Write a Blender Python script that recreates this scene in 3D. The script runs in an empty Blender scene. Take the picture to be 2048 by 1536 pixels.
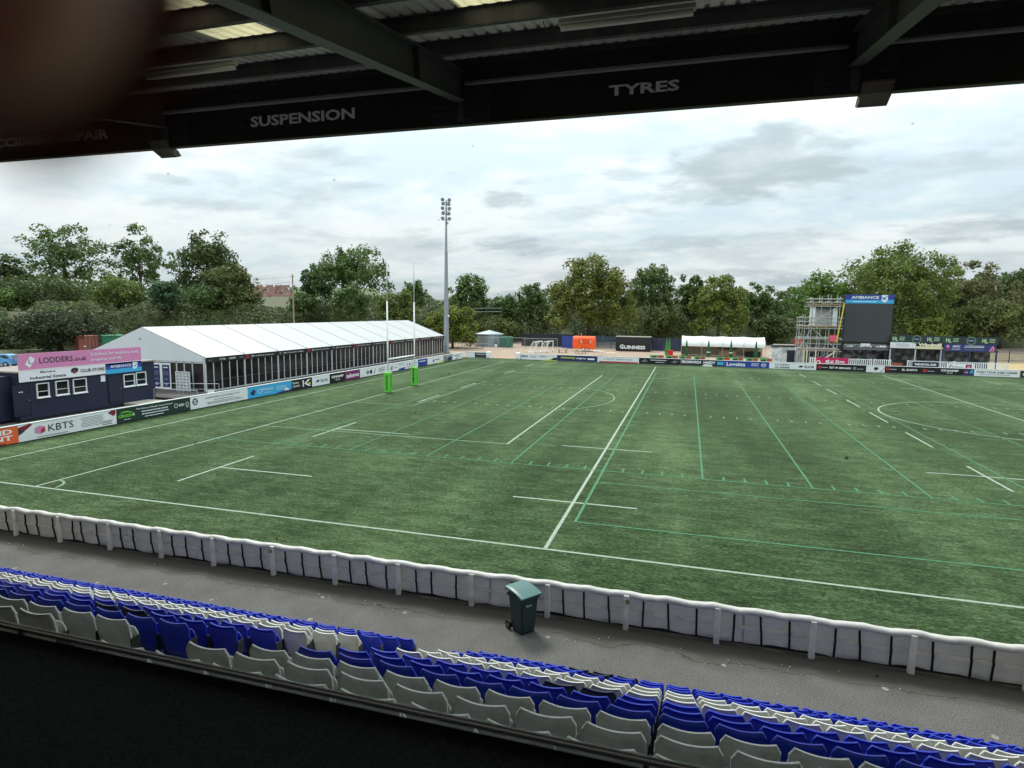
import bpy, math, random
import numpy as np
from mathutils import Vector, Matrix

# ------------------------------------------------------------------ camera, world, sun, exposure
SC = bpy.context.scene
COL = SC.collection
CAM = np.array([26.0953, -18.2069, 7.5671])
YAW, PITCH, ROLL, FPX = -0.2810, -0.1203, 0.0117, 1210.989

def cam_axes(a, b, c):
    f = np.array([math.sin(a)*math.cos(b), math.cos(a)*math.cos(b), math.sin(b)])
    r = np.array([math.cos(a), -math.sin(a), 0.0])
    u = np.cross(r, f)
    return math.cos(c)*r + math.sin(c)*u, -math.sin(c)*r + math.cos(c)*u, f
AX_R, AX_U, AX_F = cam_axes(YAW, PITCH, ROLL)

cd = bpy.data.cameras.new('camera')
cam = bpy.data.objects.new('camera', cd)
COL.objects.link(cam)
M = Matrix(((AX_R[0], AX_U[0], -AX_F[0], CAM[0]), (AX_R[1], AX_U[1], -AX_F[1], CAM[1]),
            (AX_R[2], AX_U[2], -AX_F[2], CAM[2]), (0, 0, 0, 1)))
cam.matrix_world = M
cd.sensor_width = 36.0
cd.lens = 36.0*FPX/2048.0
cd.clip_start = 0.003
cd.clip_end = 4000
cd.dof.use_dof = True
cd.dof.focus_distance = 30.0
cd.dof.aperture_fstop = cd.lens/(2*1.3)
SC.camera = cam

SUN_AZ, SUN_EL = math.radians(-38), math.radians(52)     # azimuth from +Y, towards -X
wd = bpy.data.worlds.new('World')
SC.world = wd
wd.use_nodes = True

def build_world():
    nt = wd.node_tree
    nt.nodes.clear()
    N = nt.nodes.new
    L = nt.links.new
    out = N('ShaderNodeOutputWorld')
    bg = N('ShaderNodeBackground')
    bg.inputs[1].default_value = 0.10
    L(bg.outputs[0], out.inputs[0])
    sky = N('ShaderNodeTexSky')
    sky.sky_type = 'NISHITA'
    sky.sun_disc = False
    sky.sun_elevation = SUN_EL
    sky.sun_rotation = SUN_AZ
    sky.air_density = 1.0
    sky.dust_density = 1.5
    tc = N('ShaderNodeTexCoord')
    sep = N('ShaderNodeSeparateXYZ')
    L(tc.outputs['Generated'], sep.inputs[0])

    def mth(op, a, b=None, c=None, clamp=False):
        n = N('ShaderNodeMath')
        n.operation = op
        n.use_clamp = clamp
        for i, v in enumerate((a, b, c)):
            if v is None:
                continue
            if isinstance(v, (int, float)):
                n.inputs[i].default_value = v
            else:
                L(v, n.inputs[i])
        return n.outputs[0]

    def mix(fac, a, b):
        n = N('ShaderNodeMix')
        n.data_type = 'RGBA'
        if isinstance(fac, (int, float)):
            n.inputs[0].default_value = fac
        else:
            L(fac, n.inputs[0])
        for i, v in ((6, a), (7, b)):
            if isinstance(v, tuple):
                n.inputs[i].default_value = (*v, 1)
            else:
                L(v, n.inputs[i])
        return n.outputs[2]
    x, y, z = sep.outputs
    zz = mth('ADD', mth('MAXIMUM', z, 0.0), 0.20)
    comb = N('ShaderNodeCombineXYZ')
    L(mth('DIVIDE', x, zz), comb.inputs[0])
    L(mth('DIVIDE', y, zz), comb.inputs[1])
    comb.inputs[2].default_value = 3.7

    def noise(scale, detail, rough, dist=0.0, off=0.0):
        mp = N('ShaderNodeMapping')
        mp.inputs[1].default_value = (off, off*0.7, 0)
        mp.inputs[3].default_value = (1.0, 1.25, 1.0)
        mp.inputs[2].default_value = (0, 0, 0.35)
        L(comb.outputs[0], mp.inputs[0])
        n = N('ShaderNodeTexNoise')
        n.inputs['Scale'].default_value = scale
        n.inputs['Detail'].default_value = detail
        n.inputs['Roughness'].default_value = rough
        n.inputs['Distortion'].default_value = dist
        L(mp.outputs[0], n.inputs['Vector'])
        return n.outputs[0]

    def ramp(v, a, b):
        n = N('ShaderNodeMapRange')
        n.interpolation_type = 'SMOOTHSTEP'
        n.inputs[1].default_value = a
        n.inputs[2].default_value = b
        L(v, n.inputs[0])
        return n.outputs[0]
    big = noise(0.75, 6, 0.55, 0.5, 2.0)
    med = noise(1.5, 8, 0.58, 0.3, 9.0)
    fine = noise(4.2, 8, 0.62, 0.2, 5.0)
    blue = mix(0.88, sky.outputs[0], (5.8, 7.0, 7.6))
    white = (7.7, 8.2, 8.25)
    puff = mth('ADD', mth('MULTIPLY', big, 0.65), mth('MULTIPLY', fine, 0.35))
    col = mix(ramp(puff, 0.40, 0.58), blue, white)
    grey = mix(ramp(fine, 0.3, 0.7), (3.9, 4.6, 5.0), (5.2, 5.85, 6.2))
    # scattered low grey cloud, denser near the horizon
    low = ramp(z, 0.34, 0.02)
    thr = mth('ADD', med, mth('MULTIPLY', low, 0.05))
    col = mix(mth('MULTIPLY', ramp(thr, 0.55, 0.68), 0.48), col, grey)
    # larger cloud banks standing in known directions (azimuth, elevation, half widths in radians, weight)
    az = mth('ARCTAN2', x, y)
    el = mth('ARCSINE', z)
    wob = mth('MULTIPLY', mth('SUBTRACT', med, 0.5), 3.0)
    wob2 = mth('MULTIPLY', mth('SUBTRACT', fine, 0.5), 2.0)
    for (a0, e0, sa, se, w) in CLOUDS:
        da = mth('DIVIDE', mth('SUBTRACT', az, a0), sa)
        de = mth('DIVIDE', mth('SUBTRACT', el, e0), se)
        r = mth('SQRT', mth('ADD', mth('MULTIPLY', da, da), mth('MULTIPLY', de, de)))
        r = mth('ADD', mth('ADD', r, wob), wob2)
        m = ramp(r, 1.25, 0.45)
        col = mix(mth('MULTIPLY', m, w), col, grey)
    # overcast dome: brighter overhead than at the skyline
    lift = mth('ADD', 0.62, mth('MULTIPLY', mth('MAXIMUM', z, 0.0), 1.6))
    sc_ = N('ShaderNodeVectorMath')
    sc_.operation = 'SCALE'
    L(col, sc_.inputs[0])
    L(lift, sc_.inputs['Scale'])
    L(sc_.outputs[0], bg.inputs[0])

def pix_dir(u, v):
    return AX_R*(u-1024)/FPX - AX_U*(v-768)/FPX + AX_F
def azel(u, v):
    d = pix_dir(u, v)
    d = d/np.linalg.norm(d)
    return math.atan2(d[0], d[1]), math.asin(d[2])
CLOUDS = []
for (u, v, hu, hv, w) in [(1555, 335, 210, 62, .95), (1430, 385, 150, 26, .6), (1880, 325, 90, 22, .55), (1560, 268, 60, 26, .6),
                          (600, 308, 150, 26, .6), (1010, 396, 55, 22, .75), (1040, 492, 110, 22, .8), (860, 492, 60, 18, .6),
                          (1240, 345, 70, 20, .5), (1950, 455, 110, 24, .8), (1400, 490, 120, 18, .5), (700, 368, 70, 12, .4),
                          (330, 355, 45, 12, .5), (440, 412, 120, 14, .45), (1620, 560, 90, 12, .7), (1500, 545, 130, 12, .5)]:
    a, e = azel(u, v)
    CLOUDS.append((a, e, hu/FPX*0.85, hv/FPX*0.9, w))
build_world()

sd = bpy.data.lights.new('sun', 'SUN')
sd.energy = 2.0
sd.angle = math.radians(16)
sd.color = (1.0, 0.95, 0.87)
sun = bpy.data.objects.new('sun', sd)
COL.objects.link(sun)
sdir = Vector((math.sin(SUN_AZ)*math.cos(SUN_EL), math.cos(SUN_AZ)*math.cos(SUN_EL), math.sin(SUN_EL)))
sun.rotation_euler = sdir.to_track_quat('Z', 'Y').to_euler()
sun.location = (-60, 80, 120)
SC.view_settings.view_transform = 'Standard'
SC.view_settings.look = 'None'
SC.view_settings.exposure = 0.58
SC.view_settings.gamma = 1.0
try:
    SC.cycles.max_bounces = 6
    SC.cycles.transparent_max_bounces = 8
    SC.cycles.caustics_reflective = False
    SC.cycles.caustics_refractive = False
except Exception:
    pass

# ------------------------------------------------------------------ measuring helpers (survey of the ground)
def G(u, v, z=0.0):
    d = pix_dir(u, v)
    t = (z-CAM[2])/d[2]
    return Vector(CAM+t*d)
def HY(u, v, Y):
    d = pix_dir(u, v)
    return Vector(CAM+d*(Y-CAM[1])/d[1])
def HX(u, v, X):
    d = pix_dir(u, v)
    return Vector(CAM+d*(X-CAM[0])/d[0])
def AT(u, v, depth):
    return Vector(CAM+pix_dir(u, v)*depth)
def PROJ(p):
    d = np.array(p)-CAM
    w = d@AX_F
    return 1024+FPX*(d@AX_R)/w, 768-FPX*(d@AX_U)/w

# ------------------------------------------------------------------ materials
def lin(c):
    return tuple(((x/255)/12.92 if x/255 <= 0.04045 else ((x/255+0.055)/1.055)**2.4) for x in c)
MATS = {}
def mat(name, rgb, rough=0.6, var=0.12, scale=3.0, metal=0.0, spec=0.4, bump=0.0, bscale=30.0, stretch=None, dirt=None, dirt_amt=0.0, dscale=1.0, coords='Object', srgb=True):
    if name in MATS:
        return MATS[name]
    c = lin(rgb) if srgb else rgb
    m = bpy.data.materials.new(name)
    m.use_nodes = True
    nt = m.node_tree
    b = nt.nodes['Principled BSDF']
    b.inputs['Roughness'].default_value = rough
    b.inputs['Metallic'].default_value = metal
    b.inputs['Specular IOR Level'].default_value = spec
    tc = nt.nodes.new('ShaderNodeTexCoord')
    mp = nt.nodes.new('ShaderNodeMapping')
    nt.links.new(tc.outputs[coords], mp.inputs[0])
    if stretch:
        mp.inputs[3].default_value = stretch
    n = nt.nodes.new('ShaderNodeTexNoise')
    n.inputs['Scale'].default_value = scale
    n.inputs['Detail'].default_value = 5
    nt.links.new(mp.outputs[0], n.inputs['Vector'])
    mx = nt.nodes.new('ShaderNodeMix')
    mx.data_type = 'RGBA'
    mr = nt.nodes.new('ShaderNodeMapRange')
    mr.inputs[1].default_value = 0.25
    mr.inputs[2].default_value = 0.75
    nt.links.new(n.outputs[0], mr.inputs[0])
    nt.links.new(mr.outputs[0], mx.inputs[0])
    mx.inputs[6].default_value = (*[x*(1-var) for x in c], 1)
    mx.inputs[7].default_value = (*[min(1, x*(1+var)) for x in c], 1)
    src = mx.outputs[2]
    if dirt is not None:
        n2 = nt.nodes.new('ShaderNodeTexNoise')
        n2.inputs['Scale'].default_value = dscale
        n2.inputs['Detail'].default_value = 8
        n2.inputs['Roughness'].default_value = 0.65
        nt.links.new(mp.outputs[0], n2.inputs['Vector'])
        m2 = nt.nodes.new('ShaderNodeMapRange')
        m2.inputs[1].default_value = 0.48
        m2.inputs[2].default_value = 0.72
        m2.inputs[4].default_value = dirt_amt
        nt.links.new(n2.outputs[0], m2.inputs[0])
        mx2 = nt.nodes.new('ShaderNodeMix')
        mx2.data_type = 'RGBA'
        nt.links.new(m2.outputs[0], mx2.inputs[0])
        nt.links.new(src, mx2.inputs[6])
        mx2.inputs[7].default_value = (*lin(dirt), 1)
        src = mx2.outputs[2]
    nt.links.new(src, b.inputs['Base Color'])
    if bump > 0:
        n3 = nt.nodes.new('ShaderNodeTexNoise')
        n3.inputs['Scale'].default_value = bscale
        n3.inputs['Detail'].default_value = 4
        nt.links.new(mp.outputs[0], n3.inputs['Vector'])
        bp = nt.nodes.new('ShaderNodeBump')
        bp.inputs['Strength'].default_value = bump
        bp.inputs['Distance'].default_value = 0.02
        nt.links.new(n3.outputs[0], bp.inputs['Height'])
        nt.links.new(bp.outputs[0], b.inputs['Normal'])
    MATS[name] = m
    return m

def leaf_mat(name, dark, light, trans=0.38):
    if name in MATS:
        return MATS[name]
    m = bpy.data.materials.new(name)
    m.use_nodes = True
    nt = m.node_tree
    nt.nodes.clear()
    N = nt.nodes.new
    out = N('ShaderNodeOutputMaterial')
    geo = N('ShaderNodeNewGeometry')
    tc = N('ShaderNodeTexCoord')
    n = N('ShaderNodeTexNoise')
    n.inputs['Scale'].default_value = 0.45
    n.inputs['Detail'].default_value = 3
    nt.links.new(tc.outputs['Object'], n.inputs['Vector'])
    add = N('ShaderNodeMath')
    add.operation = 'MULTIPLY_ADD'
    nt.links.new(geo.outputs['Random Per Island'], add.inputs[0])
    add.inputs[1].default_value = 0.36
    sub = N('ShaderNodeMapRange')
    sub.inputs[1].default_value = 0.3
    sub.inputs[2].default_value = 0.7
    sub.inputs[4].default_value = 0.6
    nt.links.new(n.outputs[0], sub.inputs[0])
    nt.links.new(sub.outputs[0], add.inputs[2])
    mx = N('ShaderNodeMix')
    mx.data_type = 'RGBA'
    nt.links.new(add.outputs[0], mx.inputs[0])
    g_ = (1.06, 1.22, 1.0)
    mx.inputs[6].default_value = (*[a_*b_ for a_, b_ in zip(lin(dark), g_)], 1)
    mx.inputs[7].default_value = (*[a_*b_ for a_, b_ in zip(lin(light), g_)], 1)
    d = N('ShaderNodeBsdfPrincipled')
    d.inputs['Roughness'].default_value = 0.55
    d.inputs['Specular IOR Level'].default_value = 0.3
    t = N('ShaderNodeBsdfTranslucent')
    nt.links.new(mx.outputs[2], d.inputs['Base Color'])
    nt.links.new(mx.outputs[2], t.inputs['Color'])
    ms = N('ShaderNodeMixShader')
    ms.inputs[0].default_value = trans
    nt.links.new(d.outputs[0], ms.inputs[1])
    nt.links.new(t.outputs[0], ms.inputs[2])
    nt.links.new(ms.outputs[0], out.inputs[0])
    MATS[name] = m
    return m

def turf_mat():
    m = bpy.data.materials.new('turf')
    m.use_nodes = True
    nt = m.node_tree
    b = nt.nodes['Principled BSDF']
    N = nt.nodes.new
    L = nt.links.new
    tc = N('ShaderNodeTexCoord')
    def noise(scale, st, det=5, rough=0.6):
        mp = N('ShaderNodeMapping')
        mp.inputs[3].default_value = st
        L(tc.outputs['Object'], mp.inputs[0])
        n = N('ShaderNodeTexNoise')
        n.inputs['Scale'].default_value = scale
        n.inputs['Detail'].default_value = det
        n.inputs['Roughness'].default_value = rough
        L(mp.outputs[0], n.inputs['Vector'])
        return n.outputs[0]
    def ramp(v, a, b2, lo=0.0, hi=1.0):
        n = N('ShaderNodeMapRange')
        n.inputs[1].default_value = a
        n.inputs[2].default_value = b2
        n.inputs[3].default_value = lo
        n.inputs[4].default_value = hi
        L(v, n.inputs[0])
        return n.outputs[0]
    def mixc(f, a, bb):
        n = N('ShaderNodeMix')
        n.data_type = 'RGBA'
        L(f, n.inputs[0])
        for i, v in ((6, a), (7, bb)):
            if isinstance(v, tuple):
                n.inputs[i].default_value = (*v, 1)
            else:
                L(v, n.inputs[i])
        return n.outputs[2]
    def mth(op, a, bb):
        n = N('ShaderNodeMath')
        n.operation = op
        for i, v in enumerate((a, bb)):
            if isinstance(v, (int, float)):
                n.inputs[i].default_value = v
            else:
                L(v, n.inputs[i])
        return n.outputs[0]
    streak = noise(1.0, (0.55, 1.3, 1), 6, 0.62)      # brushed pile, streaks lie along the length of the field
    tuft = noise(9.0, (0.8, 1.6, 1), 4, 0.75)
    fib = noise(46.0, (0.7, 1.5, 1), 2, 0.8)
    bigp = noise(0.09, (1, 1, 1), 3, 0.5)
    band = noise(0.33, (1.0, 0.06, 1), 2, 0.5)         # lengthwise wear bands across
    s1 = ramp(streak, 0.34, 0.66)
    s2 = ramp(tuft, 0.36, 0.66)
    s3 = ramp(fib, 0.3, 0.7)
    mid = noise(3.2, (0.5, 1.5, 1), 5, 0.7)
    s4 = ramp(mid, 0.34, 0.66)
    f = mth('ADD', mth('ADD', mth('MULTIPLY', s1, 0.14), mth('MULTIPLY', s4, 0.20)), mth('ADD', mth('MULTIPLY', s2, 0.34), mth('MULTIPLY', s3, 0.32)))
    f = mth('ADD', f, mth('ADD', mth('MULTIPLY', mth('SUBTRACT', bigp, 0.5), 0.34), mth('MULTIPLY', mth('SUBTRACT', band, 0.5), 0.34)))
    c1 = mixc(ramp(f, 0.25, 0.50), (0.004, 0.011, 0.002), (0.021, 0.046, 0.014))
    c2 = mixc(ramp(f, 0.46, 0.80), c1, (0.122, 0.178, 0.084))
    olive = ramp(noise(0.22, (1, 1, 1), 4, 0.6), 0.52, 0.72, 0, 0.22)
    c3 = mixc(olive, c2, (0.040, 0.046, 0.017))
    L(c3, b.inputs['Base Color'])
    b.inputs['Roughness'].default_value = 0.9
    b.inputs['Specular IOR Level'].default_value = 0.05
    b.inputs['Sheen Weight'].default_value = 0.11
    b.inputs['Sheen Roughness'].default_value = 0.45
    b.inputs['Sheen Tint'].default_value = (0.75, 0.95, 0.55, 1)
    bp = N('ShaderNodeBump')
    bp.inputs['Strength'].default_value = 0.7
    bp.inputs['Distance'].default_value = 0.03
    L(mth('ADD', fib, tuft), bp.inputs['Height'])
    L(bp.outputs[0], b.inputs['Normal'])
    return m

def paint_mat(name, rgb, worn):
    """line paint on artificial turf: the green shows through where it is worn"""
    m = bpy.data.materials.new(name)
    m.use_nodes = True
    nt = m.node_tree
    b = nt.nodes['Principled BSDF']
    tc = nt.nodes.new('ShaderNodeTexCoord')
    n = nt.nodes.new('ShaderNodeTexNoise')
    n.inputs['Scale'].default_value = 5.0
    n.inputs['Detail'].default_value = 7
    n.inputs['Roughness'].default_value = 0.7
    nt.links.new(tc.outputs['Object'], n.inputs['Vector'])
    mr = nt.nodes.new('ShaderNodeMapRange')
    mr.inputs[1].default_value = 0.3
    mr.inputs[2].default_value = 0.72
    mr.inputs[4].default_value = worn
    nt.links.new(n.outputs[0], mr.inputs[0])
    mx = nt.nodes.new('ShaderNodeMix')
    mx.data_type = 'RGBA'
    nt.links.new(mr.outputs[0], mx.inputs[0])
    mx.inputs[6].default_value = (*lin(rgb), 1)
    mx.inputs[7].default_value = (0.05, 0.10, 0.045, 1)
    nt.links.new(mx.outputs[2], b.inputs['Base Color'])
    b.inputs['Roughness'].default_value = 0.9
    b.inputs['Specular IOR Level'].default_value = 0.1
    return m

# ------------------------------------------------------------------ mesh builder
def sset(o, label=None, cat=None, group=None, kind=None):
    if label:
        o['label'] = label
    if cat:
        o['category'] = cat
    if group:
        o['group'] = group
    if kind:
        o['kind'] = kind
    return o
def empty(name, loc, label, cat, group=None, rz=0.0):
    o = bpy.data.objects.new(name, None)
    o.empty_display_size = 0.2
    o.location = loc
    o.rotation_euler = (0, 0, rz)
    COL.objects.link(o)
    return sset(o, label, cat, group)
FONT_CACHE = {}
def text_geo(s, bold=0.0):
    key = (s, bold)
    if key in FONT_CACHE:
        return FONT_CACHE[key]
    cu = bpy.data.curves.new('txt', 'FONT')
    cu.body = s
    cu.size = 1.0
    cu.resolution_u = 2
    cu.offset = bold
    o = bpy.data.objects.new('txt', cu)
    COL.objects.link(o)
    dg = bpy.context.evaluated_depsgraph_get()
    me = bpy.data.meshes.new_from_object(o.evaluated_get(dg))
    v = np.array([tuple(x.co) for x in me.vertices]) if len(me.vertices) else np.zeros((0, 3))
    f = [tuple(p.vertices) for p in me.polygons]
    bpy.data.objects.remove(o)
    bpy.data.curves.remove(cu)
    bpy.data.meshes.remove(me)
    if len(v):
        v[:, 0] -= v[:, 0].min()
        v[:, 1] -= v[:, 1].min()
    FONT_CACHE[key] = (v, f)
    return v, f

class MB:
    def __init__(self):
        self.v = []
        self.f = []
        self.mi = []
        self.mats = []
        self.M = None
    def _m(self, m):
        if m not in self.mats:
            self.mats.append(m)
        return self.mats.index(m)
    def add(self, vs, fs, m):
        k = len(self.v)
        i = self._m(m)
        for p in vs:
            p = Vector(p)
            if self.M is not None:
                p = self.M @ p
            self.v.append(tuple(p))
        for f in fs:
            self.f.append(tuple(k+j for j in f))
            self.mi.append(i)
        return self
    def box(self, lo, hi, m, bev=0.0):
        x0, y0, z0 = lo
        x1, y1, z1 = hi
        if x0 > x1: x0, x1 = x1, x0
        if y0 > y1: y0, y1 = y1, y0
        if z0 > z1: z0, z1 = z1, z0
        b = min(bev, (x1-x0)*.45, (y1-y0)*.45, (z1-z0)*.45)
        if b <= 0:
            vs = [(x0,y0,z0),(x1,y0,z0),(x1,y1,z0),(x0,y1,z0),(x0,y0,z1),(x1,y0,z1),(x1,y1,z1),(x0,y1,z1)]
            return self.add(vs, [(0,3,2,1),(4,5,6,7),(0,1,5,4),(1,2,6,5),(2,3,7,6),(3,0,4,7)], m)
        vs = []
        for z, zi in ((z0, 1), (z1, -1)):
            for x, xi in ((x0, 1), (x1, -1)):
                for y, yi in ((y0, 1), (y1, -1)):
                    vs += [(x, y+yi*b, z+zi*b), (x+xi*b, y, z+zi*b), (x+xi*b, y+yi*b, z)]
        def k(xi, yi, zi, a):
            return ((zi*2+xi)*2+yi)*3+a
        fs = []
        for xi in (0, 1):
            q = [k(xi,0,0,0), k(xi,1,0,0), k(xi,1,1,0), k(xi,0,1,0)]
            fs.append(tuple(q if xi else q[::-1]))
        for yi in (0, 1):
            q = [k(0,yi,0,1), k(1,yi,0,1), k(1,yi,1,1), k(0,yi,1,1)]
            fs.append(tuple(q[::-1] if yi else q))
        for zi in (0, 1):
            q = [k(0,0,zi,2), k(1,0,zi,2), k(1,1,zi,2), k(0,1,zi,2)]
            fs.append(tuple(q if zi else q[::-1]))
        for xi in (0, 1):
            for yi in (0, 1):
                fs.append((k(xi,yi,0,0), k(xi,yi,0,1), k(xi,yi,1,1), k(xi,yi,1,0)))
                fs.append((k(xi,yi,0,0), k(xi,yi,0,1), k(xi,yi,0,2)))
                fs.append((k(xi,yi,1,0), k(xi,yi,1,1), k(xi,yi,1,2)))
            for zi in (0, 1):
                fs.append((k(xi,0,zi,0), k(xi,0,zi,2), k(xi,1,zi,2), k(xi,1,zi,0)))
        for yi in (0, 1):
            for zi in (0, 1):
                fs.append((k(0,yi,zi,1), k(0,yi,zi,2), k(1,yi,zi,2), k(1,yi,zi,1)))
        return self.add(vs, fs, m)
    def tube(self, p0, p1, r0, m, r1=None, n=8, cap=True):
        r1 = r0 if r1 is None else r1
        p0 = Vector(p0); p1 = Vector(p1)
        d = (p1-p0).normalized()
        a = d.orthogonal().normalized()
        b = d.cross(a)
        vs = []
        for p, r in ((p0, r0), (p1, r1)):
            for i in range(n):
                t = 2*math.pi*i/n
                vs.append(p+a*math.cos(t)*r+b*math.sin(t)*r)
        fs = [(i, (i+1) % n, n+(i+1) % n, n+i) for i in range(n)]
        if cap:
            fs += [tuple(range(n-1, -1, -1)), tuple(range(n, 2*n))]
        return self.add(vs, fs, m)
    def path(self, pts, r, m, n=6):
        for a, b in zip(pts[:-1], pts[1:]):
            self.tube(a, b, r, m, n=n)
        return self
    def poly(self, pts, m):
        return self.add(pts, [tuple(range(len(pts)))], m)
    def prism(self, pts, d, m):
        n = len(pts)
        d = Vector(d)
        vs = [Vector(p) for p in pts]+[Vector(p)+d for p in pts]
        fs = [tuple(range(n-1, -1, -1)), tuple(range(n, 2*n))]+[(i, (i+1) % n, n+(i+1) % n, n+i) for i in range(n)]
        return self.add(vs, fs, m)
    def build(self, name, parent=None, smooth=False, fix=True):
        me = bpy.data.meshes.new(name)
        me.from_pydata(self.v, [], self.f)
        for m in self.mats:
            me.materials.append(m)
        if len(self.mats) > 1:
            me.polygons.foreach_set('material_index', self.mi)
        if fix and len(self.f) < 6000:
            import bmesh
            bm = bmesh.new()
            bm.from_mesh(me)
            bmesh.ops.recalc_face_normals(bm, faces=bm.faces)
            bm.to_mesh(me)
            bm.free()
        if smooth:
            me.polygons.foreach_set('use_smooth', [True]*len(me.polygons))
        me.update()
        o = bpy.data.objects.new(name, me)
        COL.objects.link(o)
        if parent is not None:
            o.parent = parent
        return o

def frame(O, R, Z=(0, 0, 1)):
    """matrix with x along R, y up Z, z outwards (towards whoever reads the board)"""
    R = Vector(R).normalized(); U = Vector(Z).normalized()
    N_ = R.cross(U).normalized()
    return Matrix(((R[0], U[0], N_[0], O[0]), (R[1], U[1], N_[1], O[1]), (R[2], U[2], N_[2], O[2]), (0, 0, 0, 1)))

def sheet(mb, z, items, w, h):
    """printed shapes and lettering, each layer a little prouder than the one below"""
    zz = z
    for it in items:
        k = it[0]
        zz += 0.004
        if k == 'r':
            _, x0, y0, x1, y1, m = it
            mb.add([(x0*w, y0*h, zz), (x1*w, y0*h, zz), (x1*w, y1*h, zz), (x0*w, y1*h, zz)], [(0, 1, 2, 3)], m)
        elif k == 'd':
            _, cx, cy, r, m = it
            mb.add([(cx*w+r*h*math.cos(t*math.pi/10), cy*h+r*h*math.sin(t*math.pi/10), zz) for t in range(20)], [tuple(range(20))], m)
        elif k == 'o':
            _, cx, cy, r, r2, m = it
            vs = []
            for t in range(20):
                c, s = math.cos(t*math.pi/10), math.sin(t*math.pi/10)
                vs += [(cx*w+r*h*c, cy*h+r*h*s, zz), (cx*w+r2*h*c, cy*h+r2*h*s, zz)]
            mb.add(vs, [(2*i, (2*i+2) % 40, (2*i+3) % 40, 2*i+1) for i in range(20)], m)
        elif k == 'p':
            _, pts, m = it
            mb.add([(x*w, y*h, zz) for x, y in pts], [tuple(range(len(pts)))], m)
        elif k == 't':
            # text: left, right (fractions of width), baseline, cap height (fractions of height)
            _, s, x0, x1, y0, ch, m = it[:7]
            bold = it[7] if len(it) > 7 else 0.0
            v, f = text_geo(s, bold)
            if not len(v):
                continue
            sx = (x1-x0)*w/max(1e-6, v[:, 0].max())
            sy = ch*h/max(1e-6, v[:, 1].max())
            mb.add([(x0*w+a*sx, y0*h+b*sy, zz) for a, b, _c in v], f, m)
        elif k == 'l':
            # rows of small print too small to read in the photograph: fine broken strokes
            _, x0, x1, y0, y1, rows, m, seed = it
            rg = random.Random(seed)
            for i in range(rows):
                yy = y1-(y1-y0)*(i+0.5)/rows
                th = (y1-y0)/rows*0.22
                x = x0+rg.uniform(0, .08)*(x1-x0)
                xe = x1-rg.uniform(0, .15)*(x1-x0)
                while x < xe:
                    l = rg.uniform(.03, .09)*(x1-x0)
                    e = min(xe, x+l)
                    mb.add([(x*w, (yy-th)*h, zz), (e*w, (yy-th)*h, zz), (e*w, (yy+th)*h, zz), (x*w, (yy+th)*h, zz)], [(0, 1, 2, 3)], m)
                    x = e+.014*(x1-x0)

def board(name, label, cat, O, R, w, h, base, items, thick=0.05, group=None, parent=None, cap=None, part='lettering', base_z=0.0, feet=None):
    Mx = frame(O, R)
    mb = MB(); mb.M = Mx
    mb.box((0, base_z, -thick), (w, h, 0), base, 0.006)
    if feet:
        mb.box((0.02, 0.0, -thick+.008), (w-0.02, base_z, -0.012), feet)
    o = mb.build(name, parent)
    if parent is None:
        sset(o, label, cat, group)
    elif label:
        o['label'] = label
    if items:
        mb = MB(); mb.M = Mx
        sheet(mb, 0.0, items, w, h)
        mb.build(part, o, fix=False)
    if cap:
        mb = MB(); mb.M = Mx
        mb.box((-0.005, h, -thick-.03), (w+0.005, h+.06, 0.03), cap, 0.01)
        mb.build('top_rail', o)
    return o

WHITE = mat('white_paint', (226, 230, 230), .5, .05, 2, dirt=(170, 170, 160), dirt_amt=.25, dscale=1.3)
OFFW = mat('off_white_sheet', (222, 226, 228), .55, .05, 1.2, dirt=(180, 180, 172), dirt_amt=.2)
BLACK = mat('black_print', (24, 24, 26), .5, .1)
NAVYP = mat('navy_print', (38, 46, 92), .5, .08)
GREYP = mat('grey_print', (120, 124, 128), .5, .05)
WPR = mat('white_print', (225, 228, 230), .5, .04)
REDP = mat('red_print', (176, 44, 48), .5, .08)
MAROON = mat('maroon_print', (120, 34, 48), .5, .08)
LIME = mat('lime_print', (120, 200, 60), .5, .08)
SKYB = mat('sky_blue_print', (60, 165, 215), .5, .06)
ORANGE = mat('orange_print', (226, 96, 48), .5, .06)
PURPLE = mat('purple_print', (122, 38, 98), .5, .06)
ROYAL = mat('royal_blue_print', (44, 66, 150), .5, .06)
YELG = mat('yellow_green_print', (196, 208, 70), .5, .06)
PINK = mat('pink_print', (206, 132, 176), .5, .05)
CHAR = mat('charcoal_print', (44, 48, 52), .5, .08)
DGREEN = mat('dark_green_print', (30, 52, 46), .5, .08)
ALU = mat('galvanised_steel', (168, 174, 178), .42, .1, 4, metal=.6)
DSTEEL = mat('dark_steel', (46, 48, 52), .5, .12, 4, metal=.3)
STEELP = mat('grey_painted_steel', (138, 146, 152), .5, .08, 3, metal=.2)
WOODP = mat('weathered_wood', (150, 132, 108), .8, .2, 3, stretch=(1, 8, 8))
GLASSD = mat('dark_window_glass', (22, 26, 27), .12, .3, .7, spec=.3)

# ------------------------------------------------------------------ setting: ground, turf, walkway, terrace, bank
def strip(name, x0, y0, x1, y1, z, m, nx=1, ny=1):
    mb = MB()
    mb.add([(x0, y0, z), (x1, y0, z), (x1, y1, z), (x0, y1, z)], [(0, 1, 2, 3)], m)
    return sset(mb.build(name, fix=False), kind='structure')

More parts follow.
